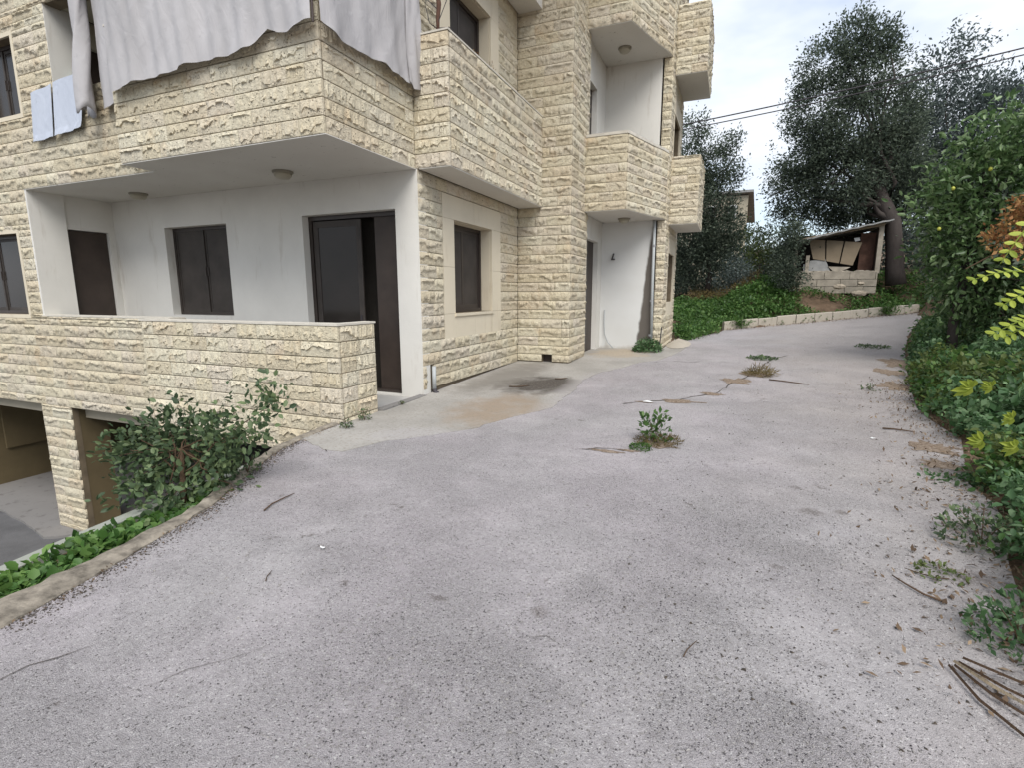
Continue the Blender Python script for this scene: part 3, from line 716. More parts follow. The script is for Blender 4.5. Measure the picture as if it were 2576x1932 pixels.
# first floor loggia behind the cloth
wall_panel('loggia_side_wall', (-10.5, YM + .01), (-10.5, 6.10), 3.1, 4.62, [], M['plaster'], thick=.2, back=-.01)
fill('loggia_side_door', -10.75, -10.62, 6.11, 7.2, 3.1, 4.2, 'doorm'); fill('loggia_lintel', -10.78, -10.53, 6.11, 7.2, 4.2, 4.62, 'plasterdirty')
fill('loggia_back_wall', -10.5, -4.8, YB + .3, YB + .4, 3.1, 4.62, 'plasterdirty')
# smooth stone surround of the side-wall windows: eight slabs each, with recess
def surround(y0, y1, z0, z1, oy0, oy1, oz0, oz1):
    x = XB; sl = MB
    w = [(y0, oy0, z0, oz0), (oy0, (oy0 + oy1) / 2, z0, oz0), ((oy0 + oy1) / 2, oy1, z0, oz0), (oy1, y1, z0, oz0),
         (y0, oy0, oz0, (oz0 + oz1) / 2), (y0, oy0, (oz0 + oz1) / 2, oz1), (oy1, y1, oz0, (oz0 + oz1) / 2), (oy1, y1, (oz0 + oz1) / 2, oz1),
         (y0, (oy0 + oy1) / 2, oz1, z1), ((oy0 + oy1) / 2, y1, oz1, z1)]
    for a, b, c, e in w:
        MB().box(x - .034, x + .004, a + .002, b - .002, c + .002, e - .002).build('smooth_slab', M['smooth'], bld, (x, a, c))
    for (a, b, c, e) in ((oy0 - .03, oy1 + .03, oz0 - .05, oz0 - .002),):
        MB().box(x - .24, x + .03, a, b, c, e).build('window_sill', M['smooth'], bld, (x, a, c))
    # lined reveal
    MB().box(x - .235, x - .036, oy1 - .012, oy1 - .001, oz0 + .002, oz1 - .012).build('reveal_lining', M['smooth'], bld, (x, oy1, oz0))
    MB().box(x - .235, x - .036, oy0 + .001, oy0 + .012, oz0 + .002, oz1 - .012).build('reveal_lining', M['smooth'], bld, (x, oy0, oz0))
    MB().box(x - .235, x - .036, oy0 + .001, oy1 - .001, oz1 - .011, oz1 - .001).build('reveal_lining', M['smooth'], bld, (x, oy0, oz1))
surround(7.75, 10.1, -.76, 1.65, 8.145, 9.68, -.33, 1.26)
window_B(8.16, 9.665, -.325, 1.245, XB - .235, 2)
surround(7.75, 10.06, 2.6, 5.5, 8.145, 9.70, 3.0, 5.08)
window_B(8.16, 9.685, 3.005, 5.065, XB - .235, 2)
fill('unlit_room_panel', -5.2, -5.15, 7.6, 10.6, -1.5, 5.6, 'dark')
# drain notch in the stone foot by the terrace corner
fill('drain_recess', -4.74, -4.70, YB + .05, YB + .40, -1.62, -1.1, 'plasterdirty')
# drain pipes standing against the corner
dp = empty('drain_pipe', (-4.44, 7.2, -1.6), label='short pale pipe stub in the notch at the foot of the terrace corner', cat='pipe'); WORLD[dp.name] = (-4.44, 7.2, -1.6)
MB().tube([(-4.43, 7.27, -1.16), (-4.43, 7.27, -1.56)], .034, 10).build('pipe', M['pipe'], dp, (-4.43, 7.27, -1.6), smooth=True)
MB().tube([(-4.43, 7.27, -1.54), (-4.42, 7.27, -1.6), (-4.36, 7.25, -1.615)], .04, 10).build('elbow', M['cable'], dp, (-4.43, 7.27, -1.6), smooth=True)
# niche with entrance door
wall_panel('niche_side_wall', (-3.33, 12.36), (-3.33, 14.2), -1.5, 1.865, [(.20, 1.42, -1.6, 1.33)], M['plaster'], thick=.2, back=0)
nd = fill('entrance_door', -3.50, -3.46, 12.55, 13.78, -1.47, 1.33, 'doorm')
MB().box(-3.46, -3.44, 13.08, 13.14, -1.47, 1.33).build('door_stile', M['frame'], nd, (-3.45, 13.1, -1.47))
MB().box(-3.44, -3.41, 12.7, 12.74, -.35, -.2).build('handle', M['greymetal'], nd, (-3.42, 12.7, -.3))
wall_panel('niche_back_wall', (-3.33, 14.2), (-1.902, 14.2), -1.5, 1.865, [], M['niche'], thick=.1, back=0)
wall_panel('niche_side_wall', (-3.33, 12.36), (-3.33, 14.2), 2.07, 5.68, [(.25, .95, 2.3, 4.85)], M['plaster'], thick=.2, back=0)
fill('balcony_door', -3.50, -3.46, 12.6, 13.32, 2.1, 4.86, 'doorm')
wall_panel('niche_back_wall', (-3.33, 14.2), (-1.902, 14.2), 2.07, 5.68, [], M['plaster'], thick=.1, back=0)
MB().box(-3.36, -3.27, 12.36, 12.405, -1.5, 5.68).build('pier_edge', M['plaster'], bld, (-3.3, 12.38, -1.5))
# far windows
for z0, z1 in ((-.22, 1.1), (3.3, 4.6)):
    window_B(14.96, 16.39, z0 + .005, z1 - .005, -1.83, 2)
    for a, b, c, e in ((14.82, 14.948, z0 - .33, z1 + .4), (16.402, 16.55, z0 - .33, z1 + .4), (14.95, 16.4, z0 - .33, z0 - .002), (14.95, 16.4, z1 + .002, z1 + .4)):
        MB().box(-1.715, -1.672, a, b, c, e).build('smooth_slab', M['smooth'], bld, (-1.68, a, c))
# solid cores so that no light leaks through
for b in ((-24, -4.9, 7.7, 17, -1.6, ZT), (-5, -3.6, 11.4, 14.25, -1.6, ZT), (-12, -1.95, 14.32, 16.96, -1.6, ZT), (-24, -4.6, 5.9, 7.7, 4.82, ZT), (-24, -12.05, 6.3, 7.7, -1.6, 2.9), (-24, -10.9, 6.3, 7.7, 3.1, 4.8), (-4.9, -4.75, 7.3, 11.2, 5.6, ZT)):
    MB().box(*b).build('inner_core', M['dark'], bld, (b[0], b[2], b[4]))
fill('roof_slab', -24, -1.7, 5.7, 17, ZT, ZT + .2, 'cap')
# garage
gp = stone_wall('garage_pier', (-12.30, YM), (-11.38, YM), LZ + .03, -2.1, seed=40, thick=.1)
MB().box(-12.3, -11.385, YM + .04, 6.22, LZ + .03, -2.1).build('garage_pier_core', M['ochre'], bld, (-11.8, 6, LZ))
fill('garage_side_wall', -16.6, -16.35, YM + .1, 13, LZ, -2.1, 'ochre'); fill('garage_back_wall', -16.4, -4.6, 12.6, 12.8, LZ, -2.1, 'dark')
fill('garage_wall_panel', -16.34, -16.28, 6.6, 8.6, LZ + .9, -2.6, 'ochre')
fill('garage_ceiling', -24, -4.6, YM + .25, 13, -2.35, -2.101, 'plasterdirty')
fill('garage_end_wall', -4.6, -4.45, 5.2, 13, LZ, -2.1, 'plasterdirty')
stone_wall('garage_pier', (-19.6, YM), (-17.5, YM), LZ + .03, -2.1, seed=41, thick=.5)

# joined remainder of the cladding
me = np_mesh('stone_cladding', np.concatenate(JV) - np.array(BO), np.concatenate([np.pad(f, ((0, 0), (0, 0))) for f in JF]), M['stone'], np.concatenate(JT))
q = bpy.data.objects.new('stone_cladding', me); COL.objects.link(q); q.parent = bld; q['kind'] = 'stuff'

# ceiling lamps: one per soffit
def lamp(x, y, z, label, first=[None]):
    if first[0] is None:
        o = empty('ceiling_lamp', (x, y, z)); WORLD[o.name] = (x, y, z)
        MB().lathe([(.15, -.001), (.155, -.03), (.14, -.045)], (x, y, z), 22).build('rim', M['lamprim'], o, (x, y, z), smooth=True)
        MB().lathe([(.135, -.04), (.125, -.085), (.09, -.115), (.04, -.125)], (x, y, z), 22).build('bowl', M['lamp'], o, (x, y, z), smooth=True)
        first[0] = o
    else:
        s0 = first[0]; o = s0.copy(); COL.objects.link(o); o.location = (x, y, z)
        for ch in s0.children:
            c = ch.copy(); COL.objects.link(c); c.parent = o
    return tag(o, label=label, cat='lamp', group='round ceiling lamps under the balconies')
lamp(-10.26, 6.62, 1.86, 'round ceiling lamp over the terrace nearer the dark side door')
lamp(-6.44, 6.35, 1.86, 'round ceiling lamp over the terrace in front of the sliding door')
lamp(-2.62, 13.5, 1.868, 'round ceiling lamp over the ground floor entrance niche')
lamp(-2.70, 13.3, 5.68, 'round ceiling lamp over the upper niche balcony')
# niche fittings
dpp = empty('downpipe', (-1.92, 14.1, -1.4), label='pale vertical drain pipe on the dark damp streak of the niche wall', cat='pipe'); WORLD[dpp.name] = (-1.92, 14.1, -1.4)
MB().tube([(-1.955, 14.1, 1.86), (-1.945, 14.1, .2), (-1.91, 14.1, -1.46)], .036, 12).build('pipe', M['pipe'], dpp, (-1.93, 14.1, 0), smooth=True)
for z in (1.2, -.2, -1.1): MB().tube([(-1.95, 14.1, z), (-1.95, 14.1, z + .05)], .044, 12).build('collar', M['greymetal'], dpp, (-1.95, 14.1, z))
hs = MB(); hs.tube([(-3.2, 14.17, -.42), (-3.2, 14.16, -.8), (-3.17, 14.14, -1.08), (-3.06, 14.08, -1.3), (-2.9, 14.0, -1.44)], .014, 6)
tag(hs.build('hose', M['pipe'], None, (-3.1, 14.1, -1.44), smooth=True), 'thin pale hose hanging down the niche wall beside the entrance door', 'hose')
hk = MB(); hk.tube([(-3.0, 14.195, 1.06), (-3.0, 14.14, 1.02), (-3.02, 14.1, .93)], .018, 6); hk.box(-3.05, -2.96, 14.1, 14.198, .90, .93)
tag(hk.build('wall_bracket', M['cable'], None, (-3, 14.15, .9)), 'small black bracket on the white niche wall', 'bracket')
st = MB(); st.tube([(-1.66, 13.7, -1.46), (-1.64, 13.72, -1.2), (-1.62, 13.74, -.82)], .014, 6)
tag(st.build('thin_post', M['cable'], None, (-1.66, 13.7, -1.46)), 'thin dark rod standing in the weeds by the downpipe', 'rod')

# ------------------------------------------------------------------ cloths and sheets on the balcony
def drape(name, path, hem, ztop, mat, fold=.035, seed=0, nz=26, step=.022, parent=None, freq=1.0, lean=.0, **k):
    """cloth hung along a plan path; hem gives (distance, z) pairs"""
    r = random.Random(seed); P = [Vector(p) for p in path]
    seglen = [(b - a).length for a, b in zip(P[:-1], P[1:])]; L = sum(seglen); nu = int(L / step)
    ph = [(r.uniform(5, 9) * freq, r.uniform(0, 6), .45), (r.uniform(11, 16) * freq, r.uniform(0, 6), .3), (r.uniform(20, 28) * freq, r.uniform(0, 6), .15), (r.uniform(2, 3) * freq, r.uniform(0, 6), .5)]
    V = []
    for i in range(nu + 1):
        u = L * i / nu; a = u; j = 0
        while j < len(seglen) - 1 and a > seglen[j]: a -= seglen[j]; j += 1
        d = (P[j + 1] - P[j]).normalized(); p = P[j] + d * a; o = Vector((d.y, -d.x))
        zb = float(np.interp(u, [h[0] for h in hem], [h[1] for h in hem]))
        for m in range(nz + 1):
            t = m / nz; z = zb + (ztop - zb) * t
            sag = (z - zb)
            w = sum(am * math.sin(f_ * (u + .12 * math.sin(z * 1.7 + q)) + q + .5 * z) for f_, q, am in ph)
            w += .35 * math.sin(3 * u + 2.2 * z + seed) * math.sin(2.3 * z + seed * 2) + .22 * abs(math.sin(9 * u - 6 * z + seed)) * math.sin(2.1 * u + seed)
            off = .03 + fold * (1 + w) * (.75 + .6 * (1 - t) ** 2) * .8 + lean * (1 - t)
            V.append((p.x + o.x * off, p.y + o.y * off, z))
    F = [(i * (nz + 1) + m, (i + 1) * (nz + 1) + m, (i + 1) * (nz + 1) + m + 1, i * (nz + 1) + m + 1) for i in range(nu) for m in range(nz)]
    me = np_mesh(name, np.array(V) - np.array((path[0][0], path[0][1], ztop)), np.array(F), mat, smooth=True)
    o = link(name, me, parent, (path[0][0], path[0][1], ztop)); 
    return tag(o, **k)
hA = [(-8.12, 2.73), (-8.0, 2.74), (-7.58, 2.80), (-7.15, 2.81), (-6.7, 2.82), (-6.66, 2.86), (-6.23, 2.87), (-5.73, 2.86), (-5.45, 2.89), (-5.28, 2.98), (-5.18, 3.04), (-5.0, 2.96), (-4.89, 2.95), (-4.7, 2.98), (-4.5, 2.99)]
drape('awning_cloth', [(-8.12, Y1 - .05), (-4.47, Y1 - .05)], [(x + 8.12, z) for x, z in hA], 5.0, M['fabric'], .045, 3, 44,
      label='wide grey cloth hanging over the long front of the first floor balcony', cat='cloth', group='grey cloths screening the first floor balcony')
hB = [(0, 2.99), (.25, 2.93), (.48, 2.93), (.8, 2.95), (1.15, 2.98), (1.30, 2.93), (1.60, 2.96), (1.66, 2.93)]
drape('awning_cloth', [(-4.47, Y1 - .09), (-4.47, 6.80)], hB, 5.0, M['fabric'], .04, 8, 40,
      label='grey cloth hanging on the balcony side that faces the driveway', cat='cloth', group='grey cloths screening the first floor balcony')
drape('awning_cloth', [(-4.455, 6.74), (-4.455, 7.06)], [(0, 2.96), (.1, 2.88), (.32, 2.93)], 4.6, M['fabric'], .04, 12, 26, freq=2,
      label='narrow grey cloth strip gathered at the inner corner of the balcony', cat='cloth', group='grey cloths screening the first floor balcony')
drape('awning_cloth', [(-9.10, YM - .06), (-7.95, YM - .22)], [(0, 2.80), (.5, 2.83), (1.2, 2.84)], 5.0, M['fabric'], .03, 21, 26,
      label='grey cloth strip between the curled roll and the wide front cloth', cat='cloth', group='grey cloths screening the first floor balcony')
# curled roll: an S section swept downwards
sec = [(-9.62, YM - .06), (-9.56, YM - .05), (-9.46, YM - .07), (-9.32, YM - .12), (-9.20, YM - .18), (-9.17, YM - .27), (-9.24, YM - .35), (-9.34, YM - .34), (-9.39, YM - .27), (-9.36, YM - .20)]
sec2 = []
for i in range(len(sec) - 1):
    for t in range(4):
        p_ = [sec[max(0, min(len(sec) - 1, i + q))] for q in (-1, 0, 1, 2)]; s_ = t / 4
        c_ = lambda a: .5 * ((2 * p_[1][a]) + (-p_[0][a] + p_[2][a]) * s_ + (2 * p_[0][a] - 5 * p_[1][a] + 4 * p_[2][a] - p_[3][a]) * s_ ** 2 + (-p_[0][a] + 3 * p_[1][a] - 3 * p_[2][a] + p_[3][a]) * s_ ** 3)
        sec2.append((c_(0), c_(1)))
sec2.append(sec[-1]); nz = 24; V = []
for i, (x, y) in enumerate(sec2):
    for m in range(nz + 1):
        t = m / nz; z = 2.76 + .05 * math.sin(i * .4) + t * (5.0 - 2.76); k_ = 1 - .45 * t
        cx, cy = -9.30, YM - .10; wv = .012 * math.sin(z * 5 + i * .5) * (1 + t)
        V.append((cx + (x - cx) * k_ + .12 * t + wv, cy + (y - cy) * (1 - .35 * t) + wv, z))
F = [(i * (nz + 1) + m, (i + 1) * (nz + 1) + m, (i + 1) * (nz + 1) + m + 1, i * (nz + 1) + m + 1) for i in range(len(sec2) - 1) for m in range(nz)]
o = link('awning_cloth', np_mesh('awning_cloth', np.array(V) - np.array((-9.45, YM, 5)), np.array(F), M['fabric'], smooth=True), None, (-9.45, YM, 5))
md = o.modifiers.new('thickness', 'SOLIDIFY'); md.thickness = .012
tag(o, 'curled grey cloth end hanging lowest, beside the two white sheets', 'cloth', 'grey cloths screening the first floor balcony')
def sheet(pts, y, label, thick=.005):
    mb = MB(); n = 8; V = []
    (ax, az), (bx, bz), (cx, cz), (dx, dz) = pts   # tl, bl, br, tr
    for i in range(n + 1):
        for j in range(n + 1):
            u, v = i / n, j / n
            x = (ax * (1 - v) + bx * v) * (1 - u) + (dx * (1 - v) + cx * v) * u; z = (az * (1 - v) + bz * v) * (1 - u) + (dz * (1 - v) + cz * v) * u
            V.append((x, y - .012 * math.sin(u * 7 + v) - .02 * v - (.02 if j == n else 0) * random.random(), z))
    F = [(i * (n + 1) + j + 1, (i + 1) * (n + 1) + j + 1, (i + 1) * (n + 1) + j, i * (n + 1) + j) for i in range(n) for j in range(n)]
    mb.add(V, F); o = mb.build('hanging_sheet', M['board'], None, (ax, y, az))
    md = o.modifiers.new('thickness', 'SOLIDIFY'); md.thickness = thick
    return tag(o, label, 'sheet', 'white sheets hung over the loggia wall')
sheet([(-11.02, 3.32), (-11.08, 2.55), (-10.50, 2.58), (-10.42, 3.38)], YM - .06, 'narrow bluish white sheet hung over the loggia wall, the one farther from the cloth')
sheet([(-10.38, 3.39), (-10.45, 2.58), (-9.72, 2.64), (-9.55, 3.46)], YM - .06, 'bluish white sheet hung over the loggia wall, touching the curled cloth')
# poles
pl = MB(); pl.tube([(-4.50, Y1 - .10, 2.99), (-4.50, Y1 - .10, 5.0)], .014, 6); tag(pl.build('corner_pole', M['metal'], None, (-4.5, Y1 - .1, 3)), 'thin dark pole in the gap between the two cloths at the balcony corner', 'pole')
pl = MB(); pl.tube([(-4.46, 7.0, 3.4), (-4.46, 7.0, 5.6)], .03, 10); p2 = pl.build('cloth_pole', M['greymetal'], None, (-4.46, 7.0, 3.4), smooth=True); tag(p2, 'grey metal pole at the inner edge of the balcony cloth', 'pole')
WORLD[p2.name] = (-4.46, 7.0, 3.4)
MB().tube([(-4.46, 6.96, 3.78), (-4.41, 7.0, 3.78), (-4.44, 7.05, 3.78)], .018, 6).build('tie_ring', M['cable'], p2, (-4.43, 7, 3.78))
# bulb in the loggia
bm_ = MT('lit_bulb'); bm_.b.inputs['Emission Color'].default_value = (.55, .95, 1, 1); bm_.b.inputs['Emission Strength'].default_value = 4; bm_.done((.8, .9, .9))
bo = empty('lit_bulb', (-10.44, 6.02, 3.52), label='small glowing bluish bulb on the loggia wall', cat='bulb'); WORLD[bo.name] = (-10.44, 6.02, 3.52)
MB().lathe([(.02, .03), (.035, 0), (.03, -.04), (.012, -.06)], (-10.44, 6.02, 3.54), 12).build('bulb', bm_.m, bo, (-10.44, 6.02, 3.54), smooth=True)
MB().lathe([(.02, 0), (.02, -.03)], (-10.44, 6.02, 3.48), 10).build('socket', M['cable'], bo, (-10.44, 6.02, 3.48))

# ------------------------------------------------------------------ kerbs and planting bed on the left
RK_IN = [(x, y) for x, y in LEFT_EDGE]; RK_OUT = [(-3.42, -5), (-3.47, 0), (-3.55, 1.16), (-3.57, 1.5), (-3.62, 2.0), (-3.76, 2.6), (-4.12, 3.2), (-4.42, 3.9), (-4.58, 4.6), (-4.64, 5.06)]
dens = lambda P: [(P[i][0] + (P[i + 1][0] - P[i][0]) * t / 12, P[i][1] + (P[i + 1][1] - P[i][1]) * t / 12) for i in range(len(P) - 1) for t in range(12)] + [P[-1]]
def resample(P, n):
    L = [0]
    for a, b in zip(P[:-1], P[1:]): L.append(L[-1] + math.hypot(b[0] - a[0], b[1] - a[1]))
    return [(float(np.interp(t, L, [p[0] for p in P])), float(np.interp(t, L, [p[1] for p in P]))) for t in np.linspace(0, L[-1], n)]
ri, ro = resample(RK_IN, 150), resample(RK_OUT, 150); V = []; r = random.Random(8)
for (ax, ay), (bx, by) in zip(ri, ro):
    for t, dz in ((0, -.045), (.06, -.004), (.3, .006), (.6, .008), (.93, .004), (1.0, -.02), (1.0, -3.05)):
        j = r.uniform(-.06, .06) if t not in (.3, .6) else r.uniform(-.03, .03)
        V.append((ax + (bx - ax) * (t + j), ay + (by - ay) * (t + j), -1.622 + dz + (r.uniform(-.008, .008) if dz > -1 else 0)))
mb = MB(); mb.add(V, [(i * 7 + k, i * 7 + k + 1, (i + 1) * 7 + k + 1, (i + 1) * 7 + k) for i in range(149) for k in range(6)])
mb.build('retaining_kerb', M['oldkerb'], kind='structure', label='crumbling sandy concrete kerb along the drop beside the driveway')
MB().prism([(-3.47, -5), (-3.5, 0), (-3.57, 1.3), (-3.62, 2.0), (-3.76, 2.6), (-4.12, 3.2), (-4.42, 3.9), (-4.5, 4.3), (-4.56, 3.9), (-4.45, 3.0), (-4.36, 2.14), (-4.24, 1.6), (-4.15, 0), (-4.1, -5)], LZ - .02, -1.83).build('bed_soil', M['soil'], kind='structure', label='soil of the narrow planting bed behind the kerb')
MB().prism([(-4.10, -5), (-4.15, 0), (-4.22, 1.55), (-4.33, 2.14), (-4.42, 3.0), (-4.54, 3.9), (-4.66, 3.9), (-4.56, 3.0), (-4.46, 2.14), (-4.36, 1.55), (-4.29, 0), (-4.24, -5)], LZ - .02, -1.78).build('bed_wall', M['bedwall'], kind='structure', label='mossy concrete edge of the planting bed')

# far kerb: separate stones
kr = empty('garden_kerb', (-.23, 20.68, -1.33), label='row of pale concrete kerb blocks holding back the weedy bank', cat='kerb'); WORLD[kr.name] = (-.23, 20.68, -1.33)
kp = [Vector(p) for p in KERB_LINE]; acc = 0; r = random.Random(4)
cum = [0]
for a, b in zip(kp[:-1], kp[1:]): cum.append(cum[-1] + (b - a).length)
def kpt(s_):
    s_ = max(0, min(cum[-1], s_)); j = max(0, min(len(kp) - 2, sum(1 for c in cum[1:] if c <= s_)))
    return kp[j].lerp(kp[j + 1], (s_ - cum[j]) / (cum[j + 1] - cum[j]))
s_ = 0
while s_ < cum[-1] - .3:
    l = .70; a, b = kpt(s_ + .012), kpt(min(cum[-1], s_ + l - .012)); d = (b - a).normalized(); o2 = Vector((-d.y, d.x)); dzz = r.uniform(-.02, .02); tl = r.uniform(-.015, .015)
    za, zb = g(a.x, a.y) + .32 + dzz, g(b.x, b.y) + .32 + dzz
    mb = MB(); V = []
    for p_, zt in ((a, za), (b, zb)):
        for w_, z in ((0, g(p_.x, p_.y) - .05), (0, zt - .02), (.02, zt), (.13, zt), (.15, g(p_.x, p_.y) - .05)):
            V.append((p_.x + o2.x * (w_ + tl), p_.y + o2.y * (w_ + tl), z))
    mb.add(V, [(0, 5, 6, 1), (1, 6, 7, 2), (2, 7, 8, 3), (3, 8, 9, 4), (4, 3, 2, 1, 0), (5, 6, 7, 8, 9), (0, 4, 9, 5)])
    mb.build('kerb_block', M['kerb'], kr, (a.x, a.y, za)); s_ += l

# ------------------------------------------------------------------ shed on the bank
SH = (3.6, 25.0, .5)
sh = empty('garden_shed', SH, label='broken shed with a grey sheet roof and open front on the bank', cat='shed'); WORLD[sh.name] = SH
for i, (z, dx) in enumerate(((.02, 0), (.30, .05), (.58, .02))):
    x = 2.25 + dx
    while x < 5.15:
        l = random.uniform(.5, .9); l = min(l, 5.2 - x)
        MB().box(x, x + l - .015, 24.75 + random.uniform(-.012, .012), 24.95, z, z + .262).build('block', M['plank'], sh, (x, 24.8, z)); x += l
rg = MB(); xs = np.linspace(2.25, 5.2, 26); vs = []
for x in xs: vs += [(x, 24.77, .845), (x, 24.93, .845), (x, 24.77, .87 + .07 * random.random()), (x, 24.93, .87 + .07 * random.random())]
rg.add(vs, [f for i in range(25) for f in ((4 * i, 4 * i + 4, 4 * i + 6, 4 * i + 2), (4 * i + 2, 4 * i + 6, 4 * i + 7, 4 * i + 3))]); rg.build('broken_edge', M['plank'], sh, (3, 24.8, .85))
for a, b, nm in (((2.3, 24.85, .85), (2.3, 24.85, 2.0), 'post'), ((2.75, 24.85, .85), (2.72, 24.85, 1.55), 'post'), ((5.14, 24.85, .8), (5.2, 24.85, 2.62), 'post')):
    MB().box(min(a[0], b[0]) - .05, max(a[0], b[0]) + .05, 24.8, 24.9, a[2], b[2]).build(nm, M['plank'], sh, a)
mb = MB(); mb.add([(2.0, 24.7, 2.06), (5.24, 24.7, 2.60), (5.24, 24.7, 2.74), (2.0, 24.7, 2.14), (2.0, 24.8, 2.06), (5.24, 24.8, 2.60), (5.24, 24.8, 2.74), (2.0, 24.8, 2.14)], [(0, 1, 2, 3), (7, 6, 5, 4), (0, 4, 5, 1), (3, 2, 6, 7), (1, 5, 6, 2), (0, 3, 7, 4)]); mb.build('beam', M['cardboard'], sh, (3, 24.7, 2.1))
mb = MB(); n = 24; V = []
for i in range(n + 1):
    x = 1.5 + 3.95 * i / n; zc = 2.02 + .78 * (i / n) - .10 * (1 - i / n) ** 2 + .014 * math.sin(i * 2.1)
    for y in (24.45, 26.9): V += [(x, y, zc + (y - 24.5) * -.04)]
mb.add(V, [(2 * i, 2 * i + 2, 2 * i + 3, 2 * i + 1) for i in range(n)]); rf = mb.build('roof', M['tin'], sh, (3.5, 24.5, 2.3)); md = rf.modifiers.new('thickness', 'SOLIDIFY'); md.thickness = .05
MB().box(2.2, 5.2, 26.6, 26.7, .1, 2.5).build('rear_wall', M['doorm'], sh, (3.6, 26.6, .1))
MB().box(5.1, 5.2, 24.95, 26.6, .1, 2.55).build('end_wall', M['doorm'], sh, (5.1, 25.5, .1))
MB().box(4.6, 5.1, 25.3, 25.34, .85, 2.4).build('dark_board', M['rust'], sh, (4.8, 25.3, .85))
def lean(pts, y, mat, name, t=.03, **k):
    mb = MB(); n = len(pts)
    mb.add([(x, y + (z - .8) * .18, z) for x, z in pts] + [(x, y + t + (z - .8) * .18, z) for x, z in pts], [tuple(range(n))[::-1], tuple(range(n, 2 * n))] + [(i, (i + 1) % n, n + (i + 1) % n, n + i) for i in range(n)])
    return tag(mb.build(name, M[mat], None, (pts[0][0], y, pts[0][1])), **k)
ps = empty('tilted_panel', (3.7, 24.98, 1.2), label='tan panel in three strips leaning crooked inside the shed', cat='panel'); WORLD[ps.name] = (3.7, 24.98, 1.2)
for i, (a, b) in enumerate(((0, .31), (.34, .66), (.69, 1))):
    tl, tr, br, bl = (2.75, 2.22), (4.62, 2.02), (4.36, 1.12), (2.95, 1.42)
    P_ = lambda u, v: ((tl[0] * (1 - v) + bl[0] * v) * (1 - u) + (tr[0] * (1 - v) + br[0] * v) * u, (tl[1] * (1 - v) + bl[1] * v) * (1 - u) + (tr[1] * (1 - v) + br[1] * v) * u)
    q4 = [P_(a, 0), P_(b, 0), P_(b, 1), P_(a, 1)]; mb = MB()
    mb.add([(x, 24.98 + (z - .8) * .1, z) for x, z in q4] + [(x, 25.02 + (z - .8) * .1, z) for x, z in q4], [(3, 2, 1, 0), (4, 5, 6, 7), (0, 1, 5, 4), (1, 2, 6, 5), (2, 3, 7, 6), (3, 0, 4, 7)])
    mb.build('strip', M['cardboard'], ps, (q4[0][0], 24.98, q4[0][1]))
lean([(2.85, 1.35), (3.4, 1.40), (3.62, .84), (2.78, .84)], 24.97, 'tin', 'leaning_sheet', label='grey sheet leaning in the shed under the left end of the tan panel', cat='sheet')
lean([(3.5, 1.1), (4.3, 1.06), (4.15, .98), (3.75, .86)], 24.94, 'plank', 'broken_board', label='broken pale board lying on the shed wall below the tan panel', cat='board')
lean([(4.33, 2.2), (4.52, 2.22), (4.55, 2.10), (4.38, 2.06)], 24.86, 'white', 'white_scrap', label='small white scrap hanging under the shed beam', cat='scrap')
lean([(2.62, 1.2), (2.78, 1.24), (2.74, .88), (2.62, .86)], 24.9, 'white', 'white_scrap', label='crumpled white scrap at the left end of the shed opening', cat='scrap')
def rock(x, y, z, sx, sy, sz, seed, label, mat='rock', name='rock', group=None):
    r = random.Random(seed); mb = MB(); n, m = 9, 5; V = []
    for j in range(m + 1):
        t = PI * j / m
        for i in range(n):
            a = 2 * PI * i / n; rr = r.uniform(.8, 1.15)
            V.append((x + sx * math.sin(t) * math.cos(a) * rr, y + sy * math.sin(t) * math.sin(a) * rr, z + sz * math.cos(t) * rr))
    mb.add(V, [(j * n + i, (j + 1) * n + i, (j + 1) * n + (i + 1) % n, j * n + (i + 1) % n) for j in range(m) for i in range(n)])
    return tag(mb.build(name, M[mat], None, (x, y, z - sz)), label, 'rock', group)
rock(4.45, 23.75, .02, .30, .12, .11, 1, 'flat pale rock lying on the weedy bank below the shed')
rock(3.85, 24.25, .28, .24, .12, .10, 2, 'pale broken slab at the foot of the shed wall')
rock(4.6, 24.35, .40, .12, .08, .07, 3, 'small pale rock on the grass right under the shed blocks')

# ------------------------------------------------------------------ far house and cables
ho = empty('far_house', (-.2, 45, 0), label='pale house with a low pitched roof seen between the trees', cat='house'); WORLD[ho.name] = (-.2, 45, 0)
MB().box(-5, .62, 45, 52, -1, 7.4).build('wall', M['houseW'], ho, (-2, 45, 0))
mb = MB(); mb.add([(-5.4, 44.6, 7.55), (.95, 44.6, 7.55), (.95, 44.6, 7.72), (-5.4, 44.6, 7.72), (-5.4, 53, 6.3), (1.4, 53, 6.3), (1.4, 53, 6.5), (-5.4, 53, 6.5)], [(0, 1, 2, 3), (7, 6, 5, 4), (0, 4, 5, 1), (3, 2, 6, 7), (1, 5, 6, 2), (0, 3, 7, 4)]); mb.build('roof', M['tin'], ho, (-2, 44.6, 7.5))
for x, z in ((-.72, 5.75), (-2.2, 5.75), (-.72, 2.6)):
    f = MB().box(x, x + .09, 44.9, 44.99, z, z + 1.0).box(x + .47, x + .56, 44.9, 44.99, z, z + 1.0).box(x + .09, x + .47, 44.9, 44.99, z + .88, z + 1.0).build('window', M['white'], ho, (x, 44.9, z))
    MB().box(x + .09, x + .47, 44.95, 44.99, z, z + .88).build('pane', M['glass'], f, (x + .1, 44.95, z))
def cable(a, b, sag, rad, label):
    pts = [(a[0] + (b[0] - a[0]) * t, a[1] + (b[1] - a[1]) * t, a[2] + (b[2] - a[2]) * t - sag * 4 * t * (1 - t)) for t in [i / 24 for i in range(25)]]
    tag(MB().tube(pts, rad, 5).build('overhead_cable', M['cable'], None, pts[0]), label, 'cable', 'cables crossing above the trees')
